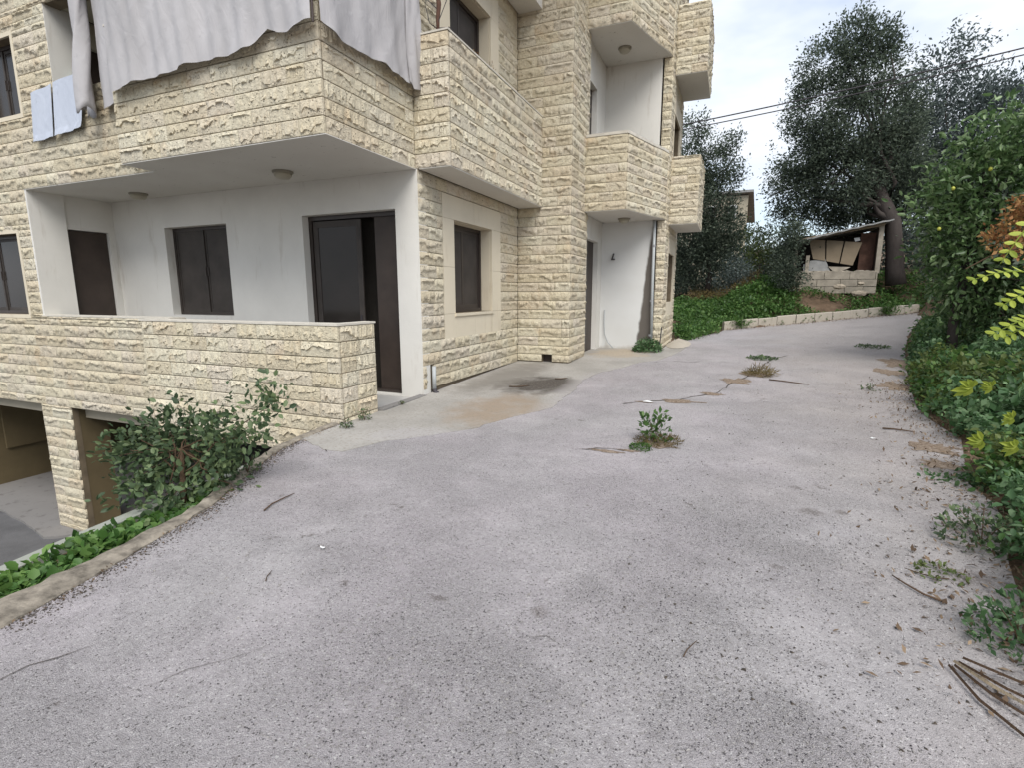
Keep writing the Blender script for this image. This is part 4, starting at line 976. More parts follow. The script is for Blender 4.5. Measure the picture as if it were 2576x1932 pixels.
cable((-4.2, 22, 6.18), (16, 22.5, 8.75),   .25, .024, 'upper of the two thicker cables crossing behind the building')
cable((-4.2, 22, 6.02), (16, 22.5, 8.60), .30, .020, 'lower of the two thicker cables crossing behind the building')

# ------------------------------------------------------------------ vegetation
def leaf_arrays(P, size, dirs=None, aspect=.5, fold=.25, six=False, updir=.3):
    n = len(P)
    a = rng.normal(size=(n, 3))
    if dirs is not None: a = a * .55 + dirs
    a /= np.linalg.norm(a, axis=1, keepdims=True) + 1e-9
    b = rng.normal(size=(n, 3)); b[:, 2] *= (1 - updir)
    nrm = rng.normal(size=(n, 3)) * .8 + np.array([0, 0, updir * 3]); nrm /= np.linalg.norm(nrm, axis=1, keepdims=True)
    b = np.cross(nrm, a); b /= np.linalg.norm(b, axis=1, keepdims=True) + 1e-9
    nrm = np.cross(a, b)
    s = np.asarray(size)[:, None] if np.ndim(size) else np.full((n, 1), size)
    w = s * aspect * .5
    if not six:
        V = np.stack([P, P + a * s * .5 + b * w + nrm * w * fold, P + a * s, P + a * s * .5 - b * w + nrm * w * fold], 1)
        F = np.arange(n * 4).reshape(n, 4)
        return V.reshape(-1, 3), F, 4
    V = np.stack([P, P + a * s * .3 + b * w * .9 + nrm * w * fold, P + a * s * .7 + b * w * .75 + nrm * w * fold, P + a * s * 1.0 - nrm * s * .06,
                  P + a * s * .7 - b * w * .75 + nrm * w * fold, P + a * s * .3 - b * w * .9 + nrm * w * fold], 1)
    base = (np.arange(n) * 6)[:, None]
    F = np.concatenate([base + np.array([[0, 1, 2, 3]]), base + np.array([[0, 3, 4, 5]])])
    return V.reshape(-1, 3), F, 6
def leaves(name, P, size, mat, parent=None, dirs=None, aspect=.5, six=False, tint=None, org=(0, 0, 0), updir=.3, **k):
    V, F, m = leaf_arrays(P, size, dirs, aspect, .25, six, updir)
    t = rng.random(len(P)) if tint is None else tint
    me = np_mesh(name, V - np.array(org), F, M[mat], np.repeat(t, m))
    return tag(link(name, me, parent, org), **k)
def cloud(lobes, n_cl, per, cr, flat=1.0):
    """clustered points in lobes (x,y,z,r[,ry]); returns points and outward dirs"""
    w = np.array([l[3] ** 2 for l in lobes]); w /= w.sum(); out, dirs, cent = [], [], []
    for li, c in zip(lobes, rng.multinomial(n_cl, w)):
        if c == 0: continue
        d = rng.normal(size=(c, 3)); d /= np.linalg.norm(d, axis=1, keepdims=True)
        rr = li[3] * rng.uniform(.35, 1.08, size=(c, 1)) ** .6
        C = np.array(li[:3]) + d * rr * np.array([1, (li[4] if len(li) > 4 else 1), 1])
        for q, dq in zip(C, d):
            k = max(3, int(per * rng.uniform(.4, 1.5)))
            out.append(q + rng.normal(size=(k, 3)) * cr * np.array([1, 1, flat])); dirs.append(np.repeat(dq[None], k, 0)); cent.append(q)
    return np.concatenate(out), np.concatenate(dirs), np.array(cent)
def limb(a, b, r0, r1, seed, n=6, amp=.12):
    r = random.Random(seed); a, b = Vector(a), Vector(b); L = (b - a).length
    pts = [a.lerp(b, i / n) + Vector((r.uniform(-amp, amp), r.uniform(-amp, amp), r.uniform(-amp, amp) * .5)) * L * .25 * (0 if i in (0, n) else 1) for i in range(n + 1)]
    return pts, [r0 + (r1 - r0) * i / n for i in range(n + 1)]
def tree(name, trunk, lobes, n_cl, per, cr, ls, mat, label, cat='tree', fork=True, group=None, limbs=14, aspect=.5, twigr=.02, flat=1.0, lsvar=.35, six=False, bark='bark', spray=0, sprayl=.7):
    base = trunk[0]; o = empty(name, base[:3], label=label, cat=cat, group=group); WORLD[o.name] = tuple(base[:3])
    P, D, C = cloud(lobes, n_cl, per, cr, flat)
    if spray:
        top = [l for l in lobes]; S = []
        for _ in range(spray):
            l = top[rng.integers(len(top))]; d = rng.normal(size=3); d[2] = abs(d[2]) * 1.3; d /= np.linalg.norm(d)
            q = np.array(l[:3]) + d * l[3] * 1.0
            m_ = rng.integers(5, 13); t = np.linspace(0, 1, m_)[:, None] * sprayl; up = d + np.array([0, 0, .8]); up /= np.linalg.norm(up)
            S.append(q + up * t * rng.uniform(.3, .95) + rng.normal(size=(m_, 3)) * .05)
        S = np.concatenate(S); P = np.concatenate([P, S]); D = np.concatenate([D, rng.normal(size=S.shape)])
    sz = ls * rng.uniform(1 - lsvar, 1 + lsvar, len(P))
    leaves('crown', P, sz, mat, o, D, aspect, six, org=tuple(base[:3]))
    if len(trunk) > 1:
        MB().tube([t[:3] for t in trunk], [t[3] for t in trunk], 12).build('trunk', M[bark], o, tuple(base[:3]), smooth=True)
        mb = MB(); tp = trunk[-1]; r = random.Random(len(P))
        for i in range(limbs):
            c = C[rng.integers(len(C))]; st_ = trunk[r.randrange(max(1, len(trunk) // 2), len(trunk))]
            pts, rd = limb(st_[:3], c, st_[3] * r.uniform(.3, .5), twigr, i, 6, .25); mb.tube(pts, rd, 6, caps=False)
        mb.build('limbs', M[bark], o, tuple(base[:3]), smooth=True)
    return o
T1 = [(3.77, 26.0, 10.0, 0.8), (2.9, 26.0, 9.0, 1.05), (4.47, 26.2, 8.31, 1.4), (2.77, 25.9, 7.36, 1.3), (4.25, 26.0, 6.43, 1.85), (2.33, 26.0, 5.71, 1.15), (3.72, 25.9, 4.65, 1.75), (2.15, 26.0, 4.2, 1.0), (3.13, 26.3, 3.5, 1.1), (5.33, 26.3, 4.97, 1.7), (5.6, 26.3, 6.69, 1.1), (4.42, 26.6, 3.6, 1.1), (1.75, 26.0, 3.1, .6), (6.1, 26.5, 4.15, 1.3), (4.6, 26.0, 9.5, .7), (1.5, 26.0, 5.0, .55)]
tree('evergreen_tree', [(5.98, 25.4, .35, .37), (5.88, 25.4, .9, .33), (5.78, 25.4, 1.8, .30), (5.62, 25.4, 2.8, .29), (5.35, 25.5, 3.4, .26), (4.85, 25.7, 4.6, .2), (4.5, 25.9, 5.8, .14)], T1, 1250, 64, .20, .115, 'leaf_oak',
     'tall dark evergreen tree with a thick forked trunk beside the shed', limbs=26, spray=110)
mb = MB(); pts, rd = limb((5.62, 25.4, 2.75), (6.35, 25.6, 5.2), .25, .12, 5, 6, .08); mb.tube(pts, rd, 10); 
tree('evergreen_tree', [(8.6, 30.5, .8, .3), (8.5, 30.5, 3, .25), (8.4, 30.4, 5.5, .16)], [(7.74, 30.0, 9.7, 0.85), (8.05, 30.0, 10.6, 0.4), (7.45, 30.0, 8.5, 1.2), (9.01, 30.0, 8.3, 1.15), (8.48, 30.0, 7.0, 1.6), (9.83, 30.0, 7.0, 1.6), (7.6, 30.0, 6.0, 1.7), (9.24, 30.0, 5.46, 1.9), (10.84, 30.0, 5.64, 1.7), (9.04, 30.0, 10.2, 0.35), (10.47, 30.0, 8.2, .85), (8, 30.5, 3.8, 1.9), (10.5, 30.3, 3.6, 1.9), (12.5, 30.5, 6, 1.8), (6.6, 30.5, 4.5, 1.5)], 950, 56, .28, .15, 'leaf_far',
     'hazy grey green tree rising behind the citrus shrub, farther than the shed', limbs=16, spray=70)
tree('evergreen_tree', [(-1.2, 27.2, -.6, .14), (-1.1, 27.1, 1.0, .12), (-1.4, 27, 2.6, .10), (-1.6, 27, 4.4, .07)], [(-2.25, 27.0, 7.43, 0.7), (-1.2, 27.0, 6.0, .85), (-2.16, 27.0, 5.67, 1.1), (-0.66, 27.0, 5.02, 0.75), (-1.81, 27.0, 4.04, 1.4), (-2.2, 27.0, 2.3, 1.2), (-0.9, 27.0, 3.0, 1.15), (-0.15, 27.0, 5.6, 0.25), (-0.98, 27.0, 1.9, 1.0), (-2.4, 27.0, 0.9, 0.7), (-0.5, 27.0, 6.75, 0.3), (-3.4, 27.4, 5, 1.5), (-3.4, 27.4, 2.6, 1.5)], 820, 58, .22, .12, 'leaf_oak',
     'dark leafy tree growing right behind the far corner of the building', limbs=18, spray=70)
tree('light_shrub', [(1.0, 26.8, .2, .05), (1.05, 26.7, 1.3, .03)], [(0.85, 27.0, 2.4, 0.6), (1.36, 27.0, 1.5, 0.7), (0.65, 27.0, 1.42, 0.55)], 70, 42, .2, .10, 'leaf_light', 'yellow green shrub growing between the dark tree and the shed', 'shrub', limbs=5)
tree('grey_shrub', [(.1, 26.0, -.3, .05), (.1, 26.0, .6, .03)], [(0.0, 26.0, .9, 0.6), (.4, 26, .6, .5), (-.3, 26.1, .5, .5)], 55, 45, .18, .085, 'leaf_far', 'grey green shrub low on the bank left of the yellow green shrub', 'shrub', limbs=5)
tree('ivy_shrub', [(2.0, 24.2, 0, .06), (2.0, 24.1, 1.4, .04)], [(1.9, 24.1, 1.65, 0.5), (1.78, 23.8, 0.75, 0.45), (2.05, 24.0, 2.35, 0.42), (2.28, 23.9, 0.62, 0.3)], 110, 48, .16, .10, 'leaf_oak', 'dark ivy covered shrub smothering the left end of the shed', 'shrub', limbs=6)
# background wood that closes the view low down
P, D, C = cloud([(x, 36 + random.uniform(-1, 2), 1.2 + random.uniform(-.4, .8), 2.2) for x in np.arange(-6, 22, 2.0)] + [(x, 31, .8 + random.uniform(-.4, .6), 1.4) for x in np.arange(-4.5, 3.5, 1.1)], 1500, 36, .33)
leaves('hedge', P, .2 * rng.uniform(.7, 1.3, len(P)), 'leaf_oak', None, D, kind='stuff', label='dense dark undergrowth behind the shed and the trees')
# citrus shrub on the right
CT = [(3.48, 13.0, 1.55, 0.26), (3.68, 13.0, 2.0, 0.32), (3.95, 13.0, 2.38, 0.38), (4.35, 13.0, 2.75, 0.45), (4.8, 13.0, 2.3, 0.6), (4.25, 13.0, 1.9, 0.6), (3.82, 13.0, 1.40, 0.48), (3.68, 13.0, 0.95, 0.32), (4.2, 13.0, 1.05, 0.65), (4.8, 13.0, 1.2, 0.65), (4.0, 13.1, 0.4, 0.34), (4.2, 13.2, 0.35, 0.55), (4.8, 13.2, 0.28, 0.6), (5.4, 13.3, 2.2, .8), (5.5, 13.3, .8, .9), (5.0, 13.0, 2.8, .5)]
ct = tree('citrus_tree', [(4.2, 13.2, -1.35, .10), (4.15, 13.2, -.6, .085), (4.2, 13.1, .4, .07), (4.3, 13.1, 1.4, .05)], CT + [(4.2, 13.3, -.1, .36), (4.5, 13.5, -.5, .45), (4.8, 13.6, -.5, .7), (5.6, 13.6, -.3, .8)], 560, 24, .20, .13, 'leaf_citrus', 'green citrus tree with a few small yellow green fruits on the right', limbs=40, aspect=.42, twigr=.010, six=True, spray=260, sprayl=.62, lsvar=.5)
for i, (x, z) in enumerate(((3.6, 1.9), (4.12, 2.2), (3.5, 1.2))):
    mb = MB(); mb.lathe([(.012, .035), (.028, .022), (.034, 0), (.026, -.024), (.008, -.034)], (x, 12.35 + (i % 3) * .05, z), 10); mb.build('fruit', M['fruit'], ct, (x, 12.4, z), smooth=True)
# second thicket further right, behind the verge
P, D, C = cloud([(5.6, 12, 1.0, 1.2), (5.4, 9.5, .2, 1.0), (6.2, 16, 1.2, 1.6), (6.4, 18.6, 1.6, 1.4), (7.2, 21, 2.2, 1.6), (7.6, 24.5, 1.9, 1.4), (8.8, 26, 2.5, 1.8), (5.6, 15, .3, .9)], 620, 42, .22)
leaves('thicket', P, .11 * rng.uniform(.7, 1.3, len(P)), 'leaf_oak', None, D, kind='stuff', label='dark tangle of shrubs behind the citrus tree')
tr_ = empty('dark_trunk', (4.15, 9.8, -1.35), label='dark leaning trunk behind the nettles at the right edge', cat='trunk'); WORLD[tr_.name] = (4.15, 9.8, -1.35)
MB().tube([(3.6, 9.7, -1.35), (3.95, 9.8, -1.12), (4.4, 9.9, -.8), (5.2, 10.1, -.2)], [.16, .14, .13, .11], 10).build('trunk', M['bark'], tr_, (4.15, 9.8, -1.35), smooth=True)
# dry orange foliage
P, D, C = cloud([(2.30, 6.0, .74, .10), (2.24, 6.0, .60, .09), (2.12, 6.0, .46, .07), (2.42, 6.0, .86, .10), (2.32, 6.05, .42, .05)], 80, 14, .035)
dr = empty('dry_branch', (2.9, 6.1, -.2), label='dry branch with orange brown leaves at the right edge, above the yellow fronds', cat='branch'); WORLD[dr.name] = (2.9, 6.1, -.2)
leaves('dead_leaves', P, .045 * rng.uniform(.6, 1.4, len(P)), 'leaf_dry', dr, D, .5, org=(2.9, 6.1, -.2))
MB().tube([(2.95, 6.1, -.1), (2.5, 6.05, .45), (2.1, 6.0, .34), (1.92, 6.0, .22)], [.016, .012, .007, .004], 6).build('stem', M['twig'], dr, (2.9, 6.1, -.2))
MB().tube([(2.5, 6.05, .45), (2.4, 6.0, .7), (2.5, 6.0, .95)], [.010, .007, .003], 6).build('stem', M['twig'], dr, (2.9, 6.1, -.2))
# yellow pinnate fronds close to the camera
def frond(pts, label, n=7, ls=.055, lw=.5, group='bright yellow green fronds at the right edge'):
    o = empty('yellow_frond', pts[0], label=label, cat='leaf', group=group); WORLD[o.name] = tuple(pts[0])
    c = [Vector(p) for p in pts]; fine = []
    for i in range(25):
        t = i / 24 * (len(c) - 1); j = min(len(c) - 2, int(t)); fine.append(c[j].lerp(c[j + 1], t - j))
    MB().tube(fine[::3], [.004 - .003 * i / len(fine[::3]) for i in range(len(fine[::3]))], 5).build('stalk', M['leaf_yellow'], o, pts[0])
    for i in range(n):
        f0 = fine[min(24, int(4 + 20 * i / (n - .5)))]; d = (fine[min(24, int(4 + 20 * i / (n - .5)) + 1)] - fine[max(0, int(4 + 20 * i / (n - .5)) - 2)]).normalized()
        for sgn in (-1, 1):
            up = Vector((.25, -.5, .85)); sd_ = d.cross(up).normalized() * sgn
            ax = (sd_ + d * .45 + Vector((0, 0, -.15 * random.random()))).normalized(); nr = d.cross(ax).normalized()
            sb = ax.cross(nr).normalized(); s_ = ls * random.uniform(.85, 1.1) * (1 - .35 * i / n); w_ = s_ * lw * .5
            cc = [f0 + ax * s_ * u + sb * w_ * v + nr * abs(v) * w_ * .2 for u, v in ((0, 0), (.22, .8), (.55, 1), (.85, .6), (1, 0), (.85, -.6), (.55, -1), (.22, -.8))]
            me = MB().add(cc, [(0, 1, 2, 3, 4), (0, 4, 5, 6, 7)]).build('leaflet', M['leaf_yellow'], o, tuple(f0))
            a = me.data.attributes.new('tint', 'FLOAT', 'POINT'); a.data.foreach_set('value', [random.random()] * 8)
frond([(1.35, 3.2, .07), (1.17, 3.05, .10), (1.07, 3.0, .09), (.975, 3.0, .055)], 'bright yellow green frond pointing left, just below the orange dry leaves')
frond([(1.35, 3.2, .38), (1.19, 3.05, .33), (1.12, 3.0, .22), (1.08, 3.0, .13)], 'yellow green frond drooping steeply above the one that points left')
frond([(1.40, 3.2, -.02), (1.25, 3.05, .02), (1.16, 3.0, -.01), (1.10, 3.0, -.06)], 'pale green frond in shade right below the frond that points left')
frond([(1.40, 3.2, -.05), (1.24, 3.05, -.10), (1.16, 3.0, -.13), (1.08, 3.0, -.19)], 'yellow green frond arching over the nettles near the citrus trunk', n=8)
frond([(1.42, 3.2, -.16), (1.27, 3.1, -.14), (1.18, 3.0, -.16), (1.13, 3.0, -.20)], 'short olive frond at the picture edge over the dark trunk')
# yellow fig-like leaves in the nettles
def biglobe(x, y, z, s, tilt, label):
    mb = MB(); c = Vector((x, y, z)); u = Vector((1, 0, 0)); v = Vector((0, -.45, .9)).normalized(); r = random.Random(int(x * 999)); a0 = r.uniform(-.4, .4)
    for k in range(7):
        a = PI * (1.02 + .42 * (k - 3) / 3) + a0 * .6; ax = (u * math.cos(a) + v * math.sin(a) + Vector((0, -.25 * r.random(), 0))).normalized()
        sb = ax.cross(Vector((0, -1, .3))).normalized(); L = s * r.uniform(.9, 1.6); w = s * .24; nr = Vector((0, -1, .3)).normalized()
        mb.add([c, c + ax * L * .35 + sb * w + nr * w * .3, c + ax * L * .7 + sb * w * .8, c + ax * L - nr * L * .12, c + ax * L * .7 - sb * w * .8, c + ax * L * .35 - sb * w + nr * w * .3], [(0, 1, 2, 3), (0, 3, 4, 5)])
    o = mb.build('yellow_leaf', M['leaf_yellow'], None, (x, y, z))
    a = o.data.attributes.new('tint', 'FLOAT', 'POINT'); a.data.foreach_set('value', [random.random() for _ in mb.v])
    tag(o, label, 'leaf', 'large yellow leaves among the nettles')
biglobe(2.10, 6.0, -.86, .115, 1.1, 'large yellow lobed leaf standing highest among the nettles')
biglobe(2.24, 6.0, -.84, .075, 1.0, 'smaller yellow leaf touching the highest large yellow one')
biglobe(1.60, 4.3, -.97, .075, .9, 'yellow leaf nearest the asphalt where the nettles narrow')
biglobe(1.78, 4.3, -.99, .07, .8, 'yellow leaf at the picture edge beside the one nearest the asphalt')
biglobe(1.86, 4.6, -.86, .06, .7, 'small yellow leaf between the high pair and the low pair')

# ground covers
def strip_pts(line, n, wfun, side=1):
    L = [Vector(p) for p in line]; seg = [(b - a).length for a, b in zip(L[:-1], L[1:])]; tot = sum(seg); out = []
    for u in rng.random(n) * tot:
        j = 0
        while j < len(seg) - 1 and u > seg[j]: u -= seg[j]; j += 1
        d = (L[j + 1] - L[j]).normalized(); o = Vector((d.y, -d.x)) * side; p = L[j] + d * u + o * wfun()
        out.append((p.x, p.y))
    return np.array(out)
def cover(name, xy, hfun, size, mat, label, per=1, updir=.5, aspect=.6, six=False, spread=.06, zf=hgt):
    Z = np.array([zf(x, y) for x, y in xy]); n = len(xy); hh = np.array([hfun(x, y) for x, y in xy])
    P = np.repeat(np.c_[xy, Z], per, 0) + np.c_[rng.normal(size=(n * per, 2)) * spread, np.repeat(hh, per) * rng.random(n * per) ** .6]
    return leaves(name, P, size * rng.uniform(.55, 1.4, len(P)), mat, None, None, aspect, six, kind='stuff', label=label, updir=updir)
# nettles along the right edge
near = [(1.45, 2.3), (1.6, 3.47), (1.72, 3.88), (1.9, 4.43), (2.1, 5.0), (2.05, 5.48), (2.45, 6.2)]
far_ = [(2.5, 6.6), (2.5, 8.15), (2.6, 8.87), (3.05, 11.01), (4.1, 15.22), (5.0, 17.96), (6.2, 21.0)]
clump = lambda x, y: .5 + .5 * math.sin(x * 5.1 + 1.7 * y) * math.sin(y * 3.3 - x * 2.1)
kind_ = lambda x, y: math.sin(x * 1.9 + y * .8 + 1.2 * math.sin(y * .9)) + .5 * math.sin(y * 2.7 - x)
def mixed(xy, hfun, size, per, six, where):
    K = np.array([kind_(x, y) for x, y in xy]) + rng.normal(size=len(xy)) * .35
    for lo, hi, m, nm, d in ((-9, .35, 'leaf_nettle', 'nettles', 'blue green nettles'), (.35, .95, 'leaf_grass', 'weeds', 'fresh green weeds'), (.95, 9, 'leaf_light', 'weeds', 'yellowish weeds')):
        q = xy[(K >= lo) & (K < hi)]
        if len(q): cover(nm, q, hfun, size, m, d + ' ' + where, per, six=six, updir=.45, aspect=.62)
hN = lambda x, y: .06 + .62 * clump(x, y) ** 2
mixed(strip_pts(far_, 9500, lambda: abs(rng.normal()) * 1.0 - .06), hN, .075, 4, False, 'along the right edge of the driveway')
mixed(strip_pts(near, 2300, lambda: abs(rng.normal()) * .55 - .03), lambda x, y: .05 + .40 * clump(x, y) ** 1.5 + .25 * max(0, x - 2.0), .055, 4, True, 'nearest the camera at the right edge')
mixed(strip_pts([(2.75, 6.8), (2.9, 9), (3.4, 11)], 420, lambda: abs(rng.normal()) * .6), lambda x, y: .55, .10, 3, True, 'rising above the rest at the right edge')
# runner weeds creeping onto the asphalt
xy = np.c_[rng.uniform(1.75, 2.4, 260), rng.normal(5.55, .10, 260)]; cover('creeping_weeds', xy, lambda x, y: .06, .05, 'leaf_nettle', 'creeping leaves spilling onto the asphalt', 3, six=True)
# bank behind the kerb
xy = np.c_[rng.uniform(-3.2, 9, 15000), rng.uniform(17.0, 25.2, 15000)]
keep = np.array([(-dist_line(x, y, KL) > .10) and x > -1.75 + (0 if y > 17.2 else .4) and (y < 24.7 or x < 2.1 or x > 5.4) and not (2.5 < x < 4.3 and 23.3 < y < 24.3 and math.hypot((x - 3.3) / .9, (y - 23.8) / .5) < 1) for x, y in xy])
xy = xy[keep]
cover('bank_weeds', xy, lambda x, y: (.10 + .22 * clump(x * .7, y * .7)) * (1.6 if x < .8 else .8), .085, 'leaf_grass', 'bright green weeds covering the bank behind the kerb', 5, six=False, spread=.09)
xy = np.c_[rng.uniform(-2.4, 2.2, 3600), rng.uniform(20.8, 26, 3600)]; xy = xy[[(-dist_line(x, y, KL) > .7) for x, y in xy]]; cover('bank_weeds', xy, lambda x, y: .12 + .4 * clump(x, y), .12, 'leaf_grass', 'taller green weeds heaped on the left of the bank', 5, spread=.12)
xy = np.c_[rng.uniform(-1.9, 1.0, 900), rng.uniform(24.5, 28, 900)]; cover('dry_grass', xy, lambda x, y: .7, .16, 'leaf_straw', 'dry brownish grass under the dark tree', 4, updir=0, aspect=.12)
xy = np.c_[rng.uniform(-1.5, -.4, 900), rng.uniform(16.9, 19.6, 900)]; xy = xy[[(-dist_line(x, y, KL) > -.12) for x, y in xy]]
cover('verge_weeds', xy, lambda x, y: .25, .075, 'leaf_grass', 'green weeds at the far foot of the building', 5, spread=.08)
xy = np.c_[rng.uniform(4.3, 9, 2600), rng.uniform(23, 28, 2600)]; xy = xy[[(-dist_line(x, y, KL) > .15) for x, y in xy]]; cover('bank_weeds', xy, lambda x, y: .10 + .25 * clump(x, y), .10, 'leaf_grass', 'green weeds on the bank around the forked tree', 4, spread=.10)
# grass overhanging the kerb
for (x, y, n, h, lbl) in ((.25, 21.0, 300, .42, 'grass tuft hanging over the left end of the kerb'), (5.35, 23.5, 340, .5, 'grass tuft hanging over the kerb near its right end')):
    P = np.c_[rng.normal(x, .18, n), rng.normal(y, .08, n), np.full(n, g(x, y)) + .05 + rng.random(n) * h * .6]
    o = leaves('grass_tuft', P, .22 * rng.uniform(.6, 1.3, n), 'leaf_grass', None, np.tile([0, -.3, .5], (n, 1)), .12, org=(x, y, g(x, y))); tag(o, lbl, 'grass tuft', 'grass tufts at the kerb')
# bed plants on the left
xy = np.r_[np.c_[rng.uniform(-4.06, -3.62, 900), rng.uniform(1.15, 3.3, 900)], np.c_[rng.uniform(-4.3, -3.75, 700), rng.uniform(2.0, 3.4, 700)]]
cover('bed_weeds', xy, lambda x, y: .03 + .13 * clump(x, y), .065, 'leaf_grass', 'bright green clover in the planting bed', 3, six=True, zf=lambda x, y: -1.83, aspect=.85, updir=.8, spread=.03)
xy = np.c_[rng.uniform(-4.1, -3.6, 420), rng.uniform(.2, 1.9, 420)]; cover('bed_moss', xy, lambda x, y: .04, .045, 'leaf_light', 'yellowish moss and weeds at the near end of the bed', 3, zf=lambda x, y: -1.83, updir=.8)
BS = [(-4.55, 3.0, -1.35, .30), (-4.85, 2.95, -1.42, .26), (-4.2, 2.95, -1.32, .26), (-5.2, 2.9, -1.5, .16), (-3.95, 2.95, -1.25, .18), (-3.66, 3.05, -1.10, .15), (-3.46, 3.05, -.92, .13), (-4.55, 3.0, -1.16, .10), (-4.2, 2.8, -1.6, .24), (-4.6, 2.7, -1.68, .2), (-3.85, 2.9, -1.55, .15), (-4.0, 2.6, -1.65, .16)]
bs = tree('rose_bush', [(-4.15, 2.75, -1.82, .028), (-4.2, 2.8, -1.5, .022), (-4.25, 2.85, -1.3, .018)], BS, 210, 14, .065, .06, 'leaf_bush', 'loose green bush leaning out of the planting bed over the garage drop', 'bush', limbs=34, twigr=.003, six=True, aspect=.62, spray=20, sprayl=.26, bark='twig')
def plant(name, x, y, z, n, rad, h, ls, mat, label, cat='weed', stem=True, group=None, aspect=.5, updir=.4, dome=True):
    t = rng.random(n) * 2 * PI; rr = rad * np.sqrt(rng.random(n)); zz = h * rng.random(n) * (np.sqrt(np.clip(1 - (rr / rad) ** 2, 0, 1)) if dome else 1)
    P = np.c_[x + rr * np.cos(t), y + rr * np.sin(t), z + zz]
    o = empty(name, (x, y, z), label=label, cat=cat, group=group); WORLD[o.name] = (x, y, z)
    leaves('foliage', P, ls * rng.uniform(.6, 1.35, n), mat, o, np.c_[np.cos(t) * .4, np.sin(t) * .4, np.full(n, .4)], aspect, org=(x, y, z), updir=updir)
    if stem:
        mb = MB()
        for i in range(5):
            a = i * 1.3; mb.tube([(x, y, z - .01), (x + rad * .3 * math.cos(a), y + rad * .3 * math.sin(a), z + h * .5), (x + rad * .6 * math.cos(a), y + rad * .6 * math.sin(a), z + h * .85)], [.004, .003, .002], 5)
        mb.build('stems', M['twig'], o, (x, y, z))
    return o
# weeds in the middle of the driveway
plant('upright_weed', -.70, 5.75, g(-.7, 5.7), 170, .15, .34, .07, 'leaf_grass', 'upright leafy weed growing out of the middle of the driveway', dome=False)
plant('dry_weed', -.66, 5.75, g(-.7, 5.7), 700, .26, .09, .05, 'leaf_straw', 'brown dry clump around the upright weed in the driveway', stem=False, aspect=.14, updir=0)
plant('low_weed', -.80, 5.45, g(-.8, 5.4), 260, .12, .06, .03, 'leaf_grass', 'flat green weed in front of the upright one in the driveway', stem=False)
plant('grass_tuft', .58, 10.85, g(.6, 10.8), 420, .24, .16, .14, 'leaf_straw', 'olive grass tuft farther up the crack in the driveway', 'grass tuft', False, aspect=.07, updir=0)
plant('low_weed', .72, 13.2, g(.7, 13.2), 320, .32, .05, .06, 'leaf_bush', 'flat weed patch at the far end of the crack', stem=False)
plant('low_weed', 3.35, 15.6, g(3.4, 15.6), 260, .40, .05, .06, 'leaf_bush', 'faint weed patch near the right edge far up the driveway', stem=False)
plant('low_weed', 2.15, 9.9, g(2.1, 9.8), 50, .13, .10, .05, 'leaf_bush', 'small dark sprig on the asphalt near the right edge', stem=True)
plant('corner_weed', -4.27, 4.93, -1.62, 150, .075, .13, .03, 'leaf_bush', 'round green weed at the foot of the parapet corner', group='weeds at the foot of the parapet')
plant('corner_weed', -4.33, 5.35, -1.62, 170, .08, .16, .03, 'leaf_bush', 'round green weed against the short side of the parapet', group='weeds at the foot of the parapet')
plant('corner_weed', -4.40, 6.3, -1.60, 60, .05, .04, .02, 'leaf_bush', 'tiny green weed in the joint in front of the terrace', group='weeds at the foot of the parapet')
plant('pipe_weed', -1.95, 13.75, -1.46, 900, .36, .34, .075, 'leaf_nettle', 'dark leafy weed clump around the foot of the downpipe')
plant('corner_weed', -3.98, 3.25, -1.60, 130, .12, .18, .035, 'leaf_bush', 'thin weed on the kerb to the right of the loose bush', group='weeds at the foot of the parapet')
# dry vine on the upper parapet corner and weeds on its top
vn = empty('dry_vine', (-4.12, 7.12, 3.68), label='dry brown vine stem standing on the upper parapet corner', cat='vine'); WORLD[vn.name] = (-4.12, 7.12, 3.68)
MB().tube([(-4.12, 7.12, 3.66), (-4.13, 7.14, 3.85), (-4.10, 7.13, 4.05), (-4.16, 7.15, 4.35), (-4.12, 7.15, 4.9)], [.022, .026, .034, .036, .03], 8).build('stem', M['rust'], vn, (-4.12, 7.12, 3.68), smooth=True)
for pts in ([(-4.12, 7.13, 3.72), (-4.28, 7.16, 3.85), (-4.36, 7.2, 4.1), (-4.33, 7.2, 4.5)], [(-4.1, 7.13, 3.74), (-3.98, 7.2, 3.76), (-3.93, 7.3, 3.70)], [(-4.12, 7.12, 3.8), (-4.02, 7.2, 4.1), (-3.96, 7.2, 4.5)], [(-4.14, 7.13, 4.0), (-4.30, 7.1, 4.15), (-4.36, 7.1, 4.4)], [(-4.13, 7.12, 3.70), (-4.3, 7.14, 3.72), (-4.42, 7.14, 3.69)]):
    MB().tube(pts, [.007, .006, .005, .004][:len(pts)], 5).build('tendril', M['cable'], vn, (-4.12, 7.12, 3.68))
plant('parapet_weed', -3.98, 8.55, 3.67, 34, .10, .14, .035, 'leaf_dry', 'small dry weed on top of the upper parapet, farther from the vine')
plant('parapet_weed', -3.98, 8.0, 3.67, 26, .08, .10, .03, 'leaf_dry', 'tiny dry weed on top of the upper parapet, nearer the vine')

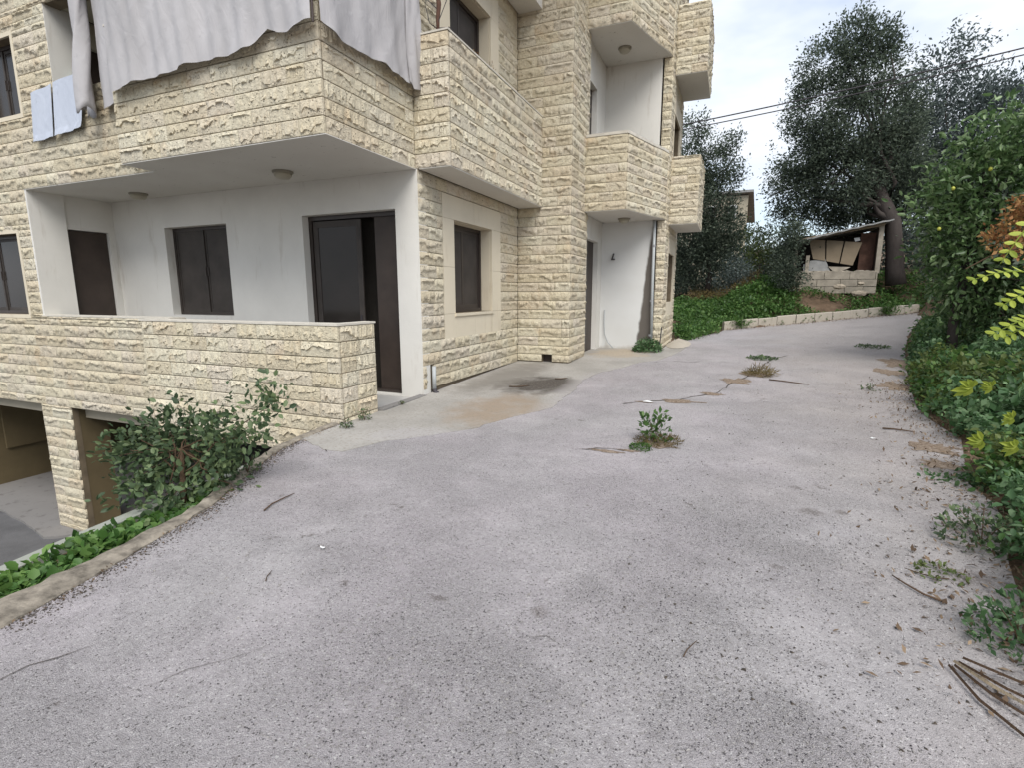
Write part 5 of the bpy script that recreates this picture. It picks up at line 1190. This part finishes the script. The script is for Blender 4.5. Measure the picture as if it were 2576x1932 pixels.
# ------------------------------------------------------------------ cracks, patches, litter on the driveway
dw = bpy.data.objects['driveway']
WORLD['driveway'] = (0, 0, 0)
def crack(pts, w, seed, name='crack', mat='debris', dz=.006):
    r = random.Random(seed); P = wob(pts, .03, seed, .10); V = []; F = []
    for i, p in enumerate(P):
        q = P[min(i + 1, len(P) - 1)]; p0 = P[max(i - 1, 0)]; d = Vector((q[0] - p0[0], q[1] - p0[1])); d = d.normalized() if d.length else Vector((1, 0)); o = Vector((-d.y, d.x))
        ww = w * r.uniform(.15, 1.2) * (0.15 if i in (0, len(P) - 1) else 1)
        for s_ in (-1, 1): V.append((p[0] + o.x * ww * s_, p[1] + o.y * ww * s_, g(p[0], p[1]) + dz))
    F = [(2 * i, 2 * i + 1, 2 * i + 3, 2 * i + 2) for i in range(len(P) - 1)]
    mb = MB(); mb.add(V, F); return mb.build(name, M[mat], dw, (0, 0, 0))
crack([(-1.4, 5.15), (-1.24, 5.28), (-.95, 5.33), (-.67, 5.42)], .010, 1)
crack([(-1.42, 7.49), (-1.0, 7.9), (-.69, 7.99), (-.48, 8.35), (-.15, 8.8), (.14, 10.0), (.55, 11.27), (.9, 13.13), (1.3, 13.9)], .016, 2)
crack([(-2.9, .75), (-2.75, 1.05), (-2.66, 1.28)], .004, 3)
crack([(-2.2, 1.15), (-2.02, 1.42), (-1.88, 1.66)], .003, 4)
crack([(-.86, 2.06), (-.74, 2.12), (-.62, 2.1)], .002, 5)
crack([(-1.6, 11.9), (-1.1, 12.2), (-.8, 12.1), (-.55, 12.4)], .012, 6)
crack([(-3.8, 4.10), (-4.1, 4.3), (-4.35, 4.6)], .03, 7)
def patch(cx, cy, rx, ry, seed, mat='soilpatch'):
    r = random.Random(seed); P = []
    for i in range(22):
        a = 2 * PI * i / 22; k_ = r.uniform(.5, 1.15); P.append((cx + rx * k_ * math.cos(a), cy + ry * k_ * math.sin(a)))
    mb = MB(); mb.add([(cx, cy, g(cx, cy) + .012)] + [(x, y, g(x, y) + .004) for x, y in P], [(0, i + 1, (i + 1) % 22 + 1) for i in range(22)]); return mb.build('dirt_patch', M[mat], dw, (0, 0, 0))
sp = MT('sandy_dirt', .95, .1); nn = sp.noise(28, detail=5, rough=.7)
M['soilpatch'] = sp.done(sp.ramp(nn, [(.32, (.12, .085, .055)), (.5, (.24, .185, .14)), (.68, (.36, .30, .24))]), sp.bump(nn, .03))
for i, (x, y, rx, ry) in enumerate(((-1.12, 5.22, .20, .05), (-.9, 5.32, .14, .04), (-.62, 7.98, .34, .14), (-1.1, 7.75, .16, .05), (-.2, 8.7, .25, .12), (.15, 10.0, .28, .35), (.5, 11.0, .30, .45), (-.66, 5.72, .27, .20), (2.05, 6.6, .25, .3), (1.95, 6.0, .2, .2), (2.6, 10.4, .25, .5), (3.3, 13.2, .35, .8), (2.9, 12.0, .3, .5))):
    patch(x, y, rx, ry, i)
# pebbles and leaf litter: uncountable, one object each
def pebbles(name, n, xf, sz, mat, label, flat=.5):
    T = np.array([[1, 0, 0], [-.5, .87, 0], [-.5, -.87, 0], [0, 0, 1], [.5, .4, .7]], float); Vs, Fs = [], []
    for i in range(n):
        x, y = xf()
        if not in_poly(x, y, ROAD): continue
        s_ = sz * rng.uniform(.4, 1.5); a = rng.random() * 6.28; R_ = np.array([[math.cos(a), -math.sin(a), 0], [math.sin(a), math.cos(a), 0], [0, 0, 1]])
        v = (T + rng.normal(size=T.shape) * .2) * s_ * np.array([1, rng.uniform(.5, 1), flat]) @ R_.T + np.array([x, y, g(x, y) + .002])
        b = 5 * len(Vs); Vs.append(v); Fs += [(b, b + 1, b + 3, b + 3), (b + 1, b + 2, b + 3, b + 3), (b + 2, b, b + 4, b + 3)]
    V = np.concatenate(Vs); me = bpy.data.meshes.new(name); me.from_pydata(V.tolist(), [], [tuple(dict.fromkeys(f)) for f in Fs]); me.materials.append(M[mat]); me.update()
    return tag(link(name, me), kind='stuff', label=label)
def worn_xy(ymax, x0, x1):
    while True:
        x, y = rng.uniform(x0, x1), 1.2 + rng.exponential(ymax)
        if rng.random() < .45:
            c = ((.15, 3.6, .5), (-1.1, 1.75, .45), (-.3, 2.6, .4), (.2, 1.9, .4))[rng.integers(4)]; return rng.normal(c[0], c[2]), max(1.2, rng.normal(c[1], c[2] * .8))
        if rng.random() < .15 + .85 * max(0, math.sin(x * 2.3 + 1.3 * math.sin(y * 1.7)) * math.sin(y * 2.1 - x)) ** 1.0: return x, y
pebbles('gravel', 9000, lambda: worn_xy(2.0, -3.2, 2), .0042, 'pebble', 'loose pale grit scattered over the driveway')
pebbles('gravel', 6500, lambda: worn_xy(2.2, -3.2, 2.4), .0038, 'cable', 'tiny dark crumbs scattered over the driveway')
pebbles('gravel', 900, lambda: (rng.uniform(-.5, 3), 2 + rng.exponential(4)), .008, 'debris', 'small brown crumbs scattered over the driveway')
pebbles('gravel', 260, lambda: (rng.uniform(-3.2, 2), 1.5 + rng.exponential(2.5)), .010, 'pebble', 'larger loose chips on the driveway')
# litter along the right edge and the kerb foot
xy = strip_pts(near + far_[:4], 2600, lambda: -abs(rng.normal()) * .38 + .1)
P = np.c_[xy, [g(x, y) + .012 for x, y in xy]]; leaves('leaf_litter', P, .045 * rng.uniform(.4, 1.3, len(P)), 'leaf_brown', None, None, .4, kind='stuff', label='dry leaf litter along the right edge of the driveway', updir=.95)
xy = strip_pts(KERB_LINE, 700, lambda: abs(rng.normal()) * .25 + .02); P = np.c_[xy, [g(x, y) + .012 for x, y in xy]]
leaves('leaf_litter', P, .07 * rng.uniform(.4, 1.3, len(P)), 'leaf_brown', None, None, .4, kind='stuff', label='dry leaf litter along the foot of the far kerb', updir=.95)
xy = strip_pts(RK_IN[2:], 500, lambda: abs(rng.normal()) * .05 + .0, 1); P = np.c_[xy, [g(x, y) + .01 for x, y in xy]]
leaves('leaf_litter', P, .02 * rng.uniform(.4, 1.3, len(P)), 'leaf_brown', None, None, .5, kind='stuff', label='crumbs and litter along the left kerb', updir=.95)
xk = iter(strip_pts(RK_IN[2:], 2600, lambda: abs(rng.normal()) * .07 + .0, 1))
pebbles('gravel', 2500, lambda: next(xk),   .006, 'debris', 'dark crumbling grit in the joint along the left kerb')
def stick(a, b, r0, label, mat='twig', bend=.03, name='stick'):
    a = Vector((a[0], a[1], g(*a[:2]) + .008 + r0)); b = Vector((b[0], b[1], g(*b[:2]) + .008 + r0)); d = b - a; o = Vector((-d.y, d.x, 0)).normalized() * bend
    pts = [a, a.lerp(b, .35) + o, a.lerp(b, .7) + o * .6, b]
    tag(MB().tube(pts, [r0, r0 * .9, r0 * .8, r0 * .5], 6).build(name, M[mat], None, a, smooth=True), label, 'stick', 'fallen twigs on the driveway')
stick((-3.17, 2.70), (-3.22, 3.05), .006, 'long dark twig on the asphalt near the loose bush')
stick((-2.36, 1.98), (-2.42, 2.08), .003, 'short twig nearest the left kerb', bend=.008)
stick((-.10, 2.24), (-.05, 2.38), .003, 'thin dark twig near the middle bottom', bend=.008)
stick((1.15, 3.2), (.96, 3.42), .006, 'longer brown twig close to the right edge litter')
stick((1.25, 3.5), (1.05, 3.55), .004, 'fine twig beside the longer brown one at the right')
stick((-3.45, 8.1), (-3.15, 8.3), .010, 'curved twig on the concrete beside the oil stain', bend=-.06)
stick((-2.95, 9.1), (-2.75, 9.25), .010, 'small curved twig beyond the oil stain', bend=-.04)
stick((.70, 10.3), (1.3, 10.0), .012, 'thin stick lying far up the driveway near the crack')
stick((1.75, 7.25), (2.05, 7.2), .010, 'dark stick near the nettle edge, halfway up')
def scrap(x, y, s_, label, mat='white', name='paper_scrap', cat='scrap'):
    mb = MB(); pts = [(x + s_ * math.cos(a) * random.uniform(.6, 1.1), y + s_ * .7 * math.sin(a) * random.uniform(.6, 1.1), g(x, y) + .012 + random.uniform(0, .012)) for a in np.linspace(0, 2 * PI, 8)[:-1]]
    mb.add([(x, y, g(x, y) + .018)] + pts, [(0, i + 1, (i + 1) % 7 + 1) for i in range(7)]); tag(mb.build(name, M[mat], None, (x, y, g(x, y))), label, cat)
scrap(-2.34, 2.41, .022, 'small white paper scrap on the asphalt in front of the bush')
scrap(-1.06, 7.74, .07, 'white scrap beside the sandy patch in the driveway')
scrap(1.55, 6.75, .03, 'white scrap near the nettle edge')
scrap(1.3, 2.95, .03, 'pale dry leaf curled near the bottom right', 'leaf_dry', 'dry_leaf', 'leaf')
# dry palm-like sheath at bottom right
fr_ = empty('dry_frond', (1.12, 2.4, g(1, 2.4)), label='dry brown split frond lying at the bottom right', cat='frond'); WORLD[fr_.name] = (1.12, 2.4, g(1, 2.4))
for i, (a, b, c_) in enumerate((((.98, 2.62), (1.02, 2.42), (1.10, 2.26)), ((1.0, 2.62), (1.08, 2.46), (1.2, 2.32)), ((1.02, 2.64), (1.14, 2.52), (1.28, 2.42)), ((1.0, 2.63), (1.10, 2.50), (1.22, 2.38)), ((1.04, 2.66), (1.18, 2.58), (1.33, 2.50)))):
    z = g(1, 2.4) + .015 + .006 * i; w_ = .006 + .006 * (i == 3); mb = MB()
    V = []
    for (x, y), ww in ((a, w_ * .4), (b, w_), (c_, w_ * .6)): V += [(x - ww, y, z), (x, y - ww * .3, z + .012), (x + ww, y + ww, z)]
    mb.add(V, [(0, 1, 4, 3), (1, 2, 5, 4), (3, 4, 7, 6), (4, 5, 8, 7)]); mb.build('blade', M['paletwig' if i == 3 else 'twig'], fr_, (1.12, 2.4, z))
# dark tuft and dry bits at bottom right
plant('edge_weed', 1.36, 2.95, g(1.3, 3), 500, .22, .22, .04, 'leaf_nettle', 'dark green weed clump at the right edge above the dry frond', stem=True)
plant('edge_weed', 1.62, 4.15, g(1.6, 4.1), 420, .25, .25, .045, 'leaf_bush', 'olive green weed clump at the right edge below the creeping leaves', stem=True)
plant('pale_weed', 1.22, 3.55, g(1.2, 3.5), 120, .13, .05, .03, 'leaf_light', 'pale yellow green weed lying on the asphalt at the right edge', stem=False)
# small mound of mortar at the far corner of the building
mb = MB(); n = 14; V = [(-1.35, 15.6, -1.25)]
for i in range(n): a = 2 * PI * i / n; V.append((-1.35 + .34 * math.cos(a), 15.8 + 1.3 * math.sin(a), -1.44))
mb.add(V, [(0, i + 1, (i + 1) % n + 1) for i in range(n)]); mb.build('concrete_haunch', M['kerb'], kind='structure', smooth=True, label='sloping concrete haunch at the far foot of the building')
print('objects', len(bpy.data.objects))
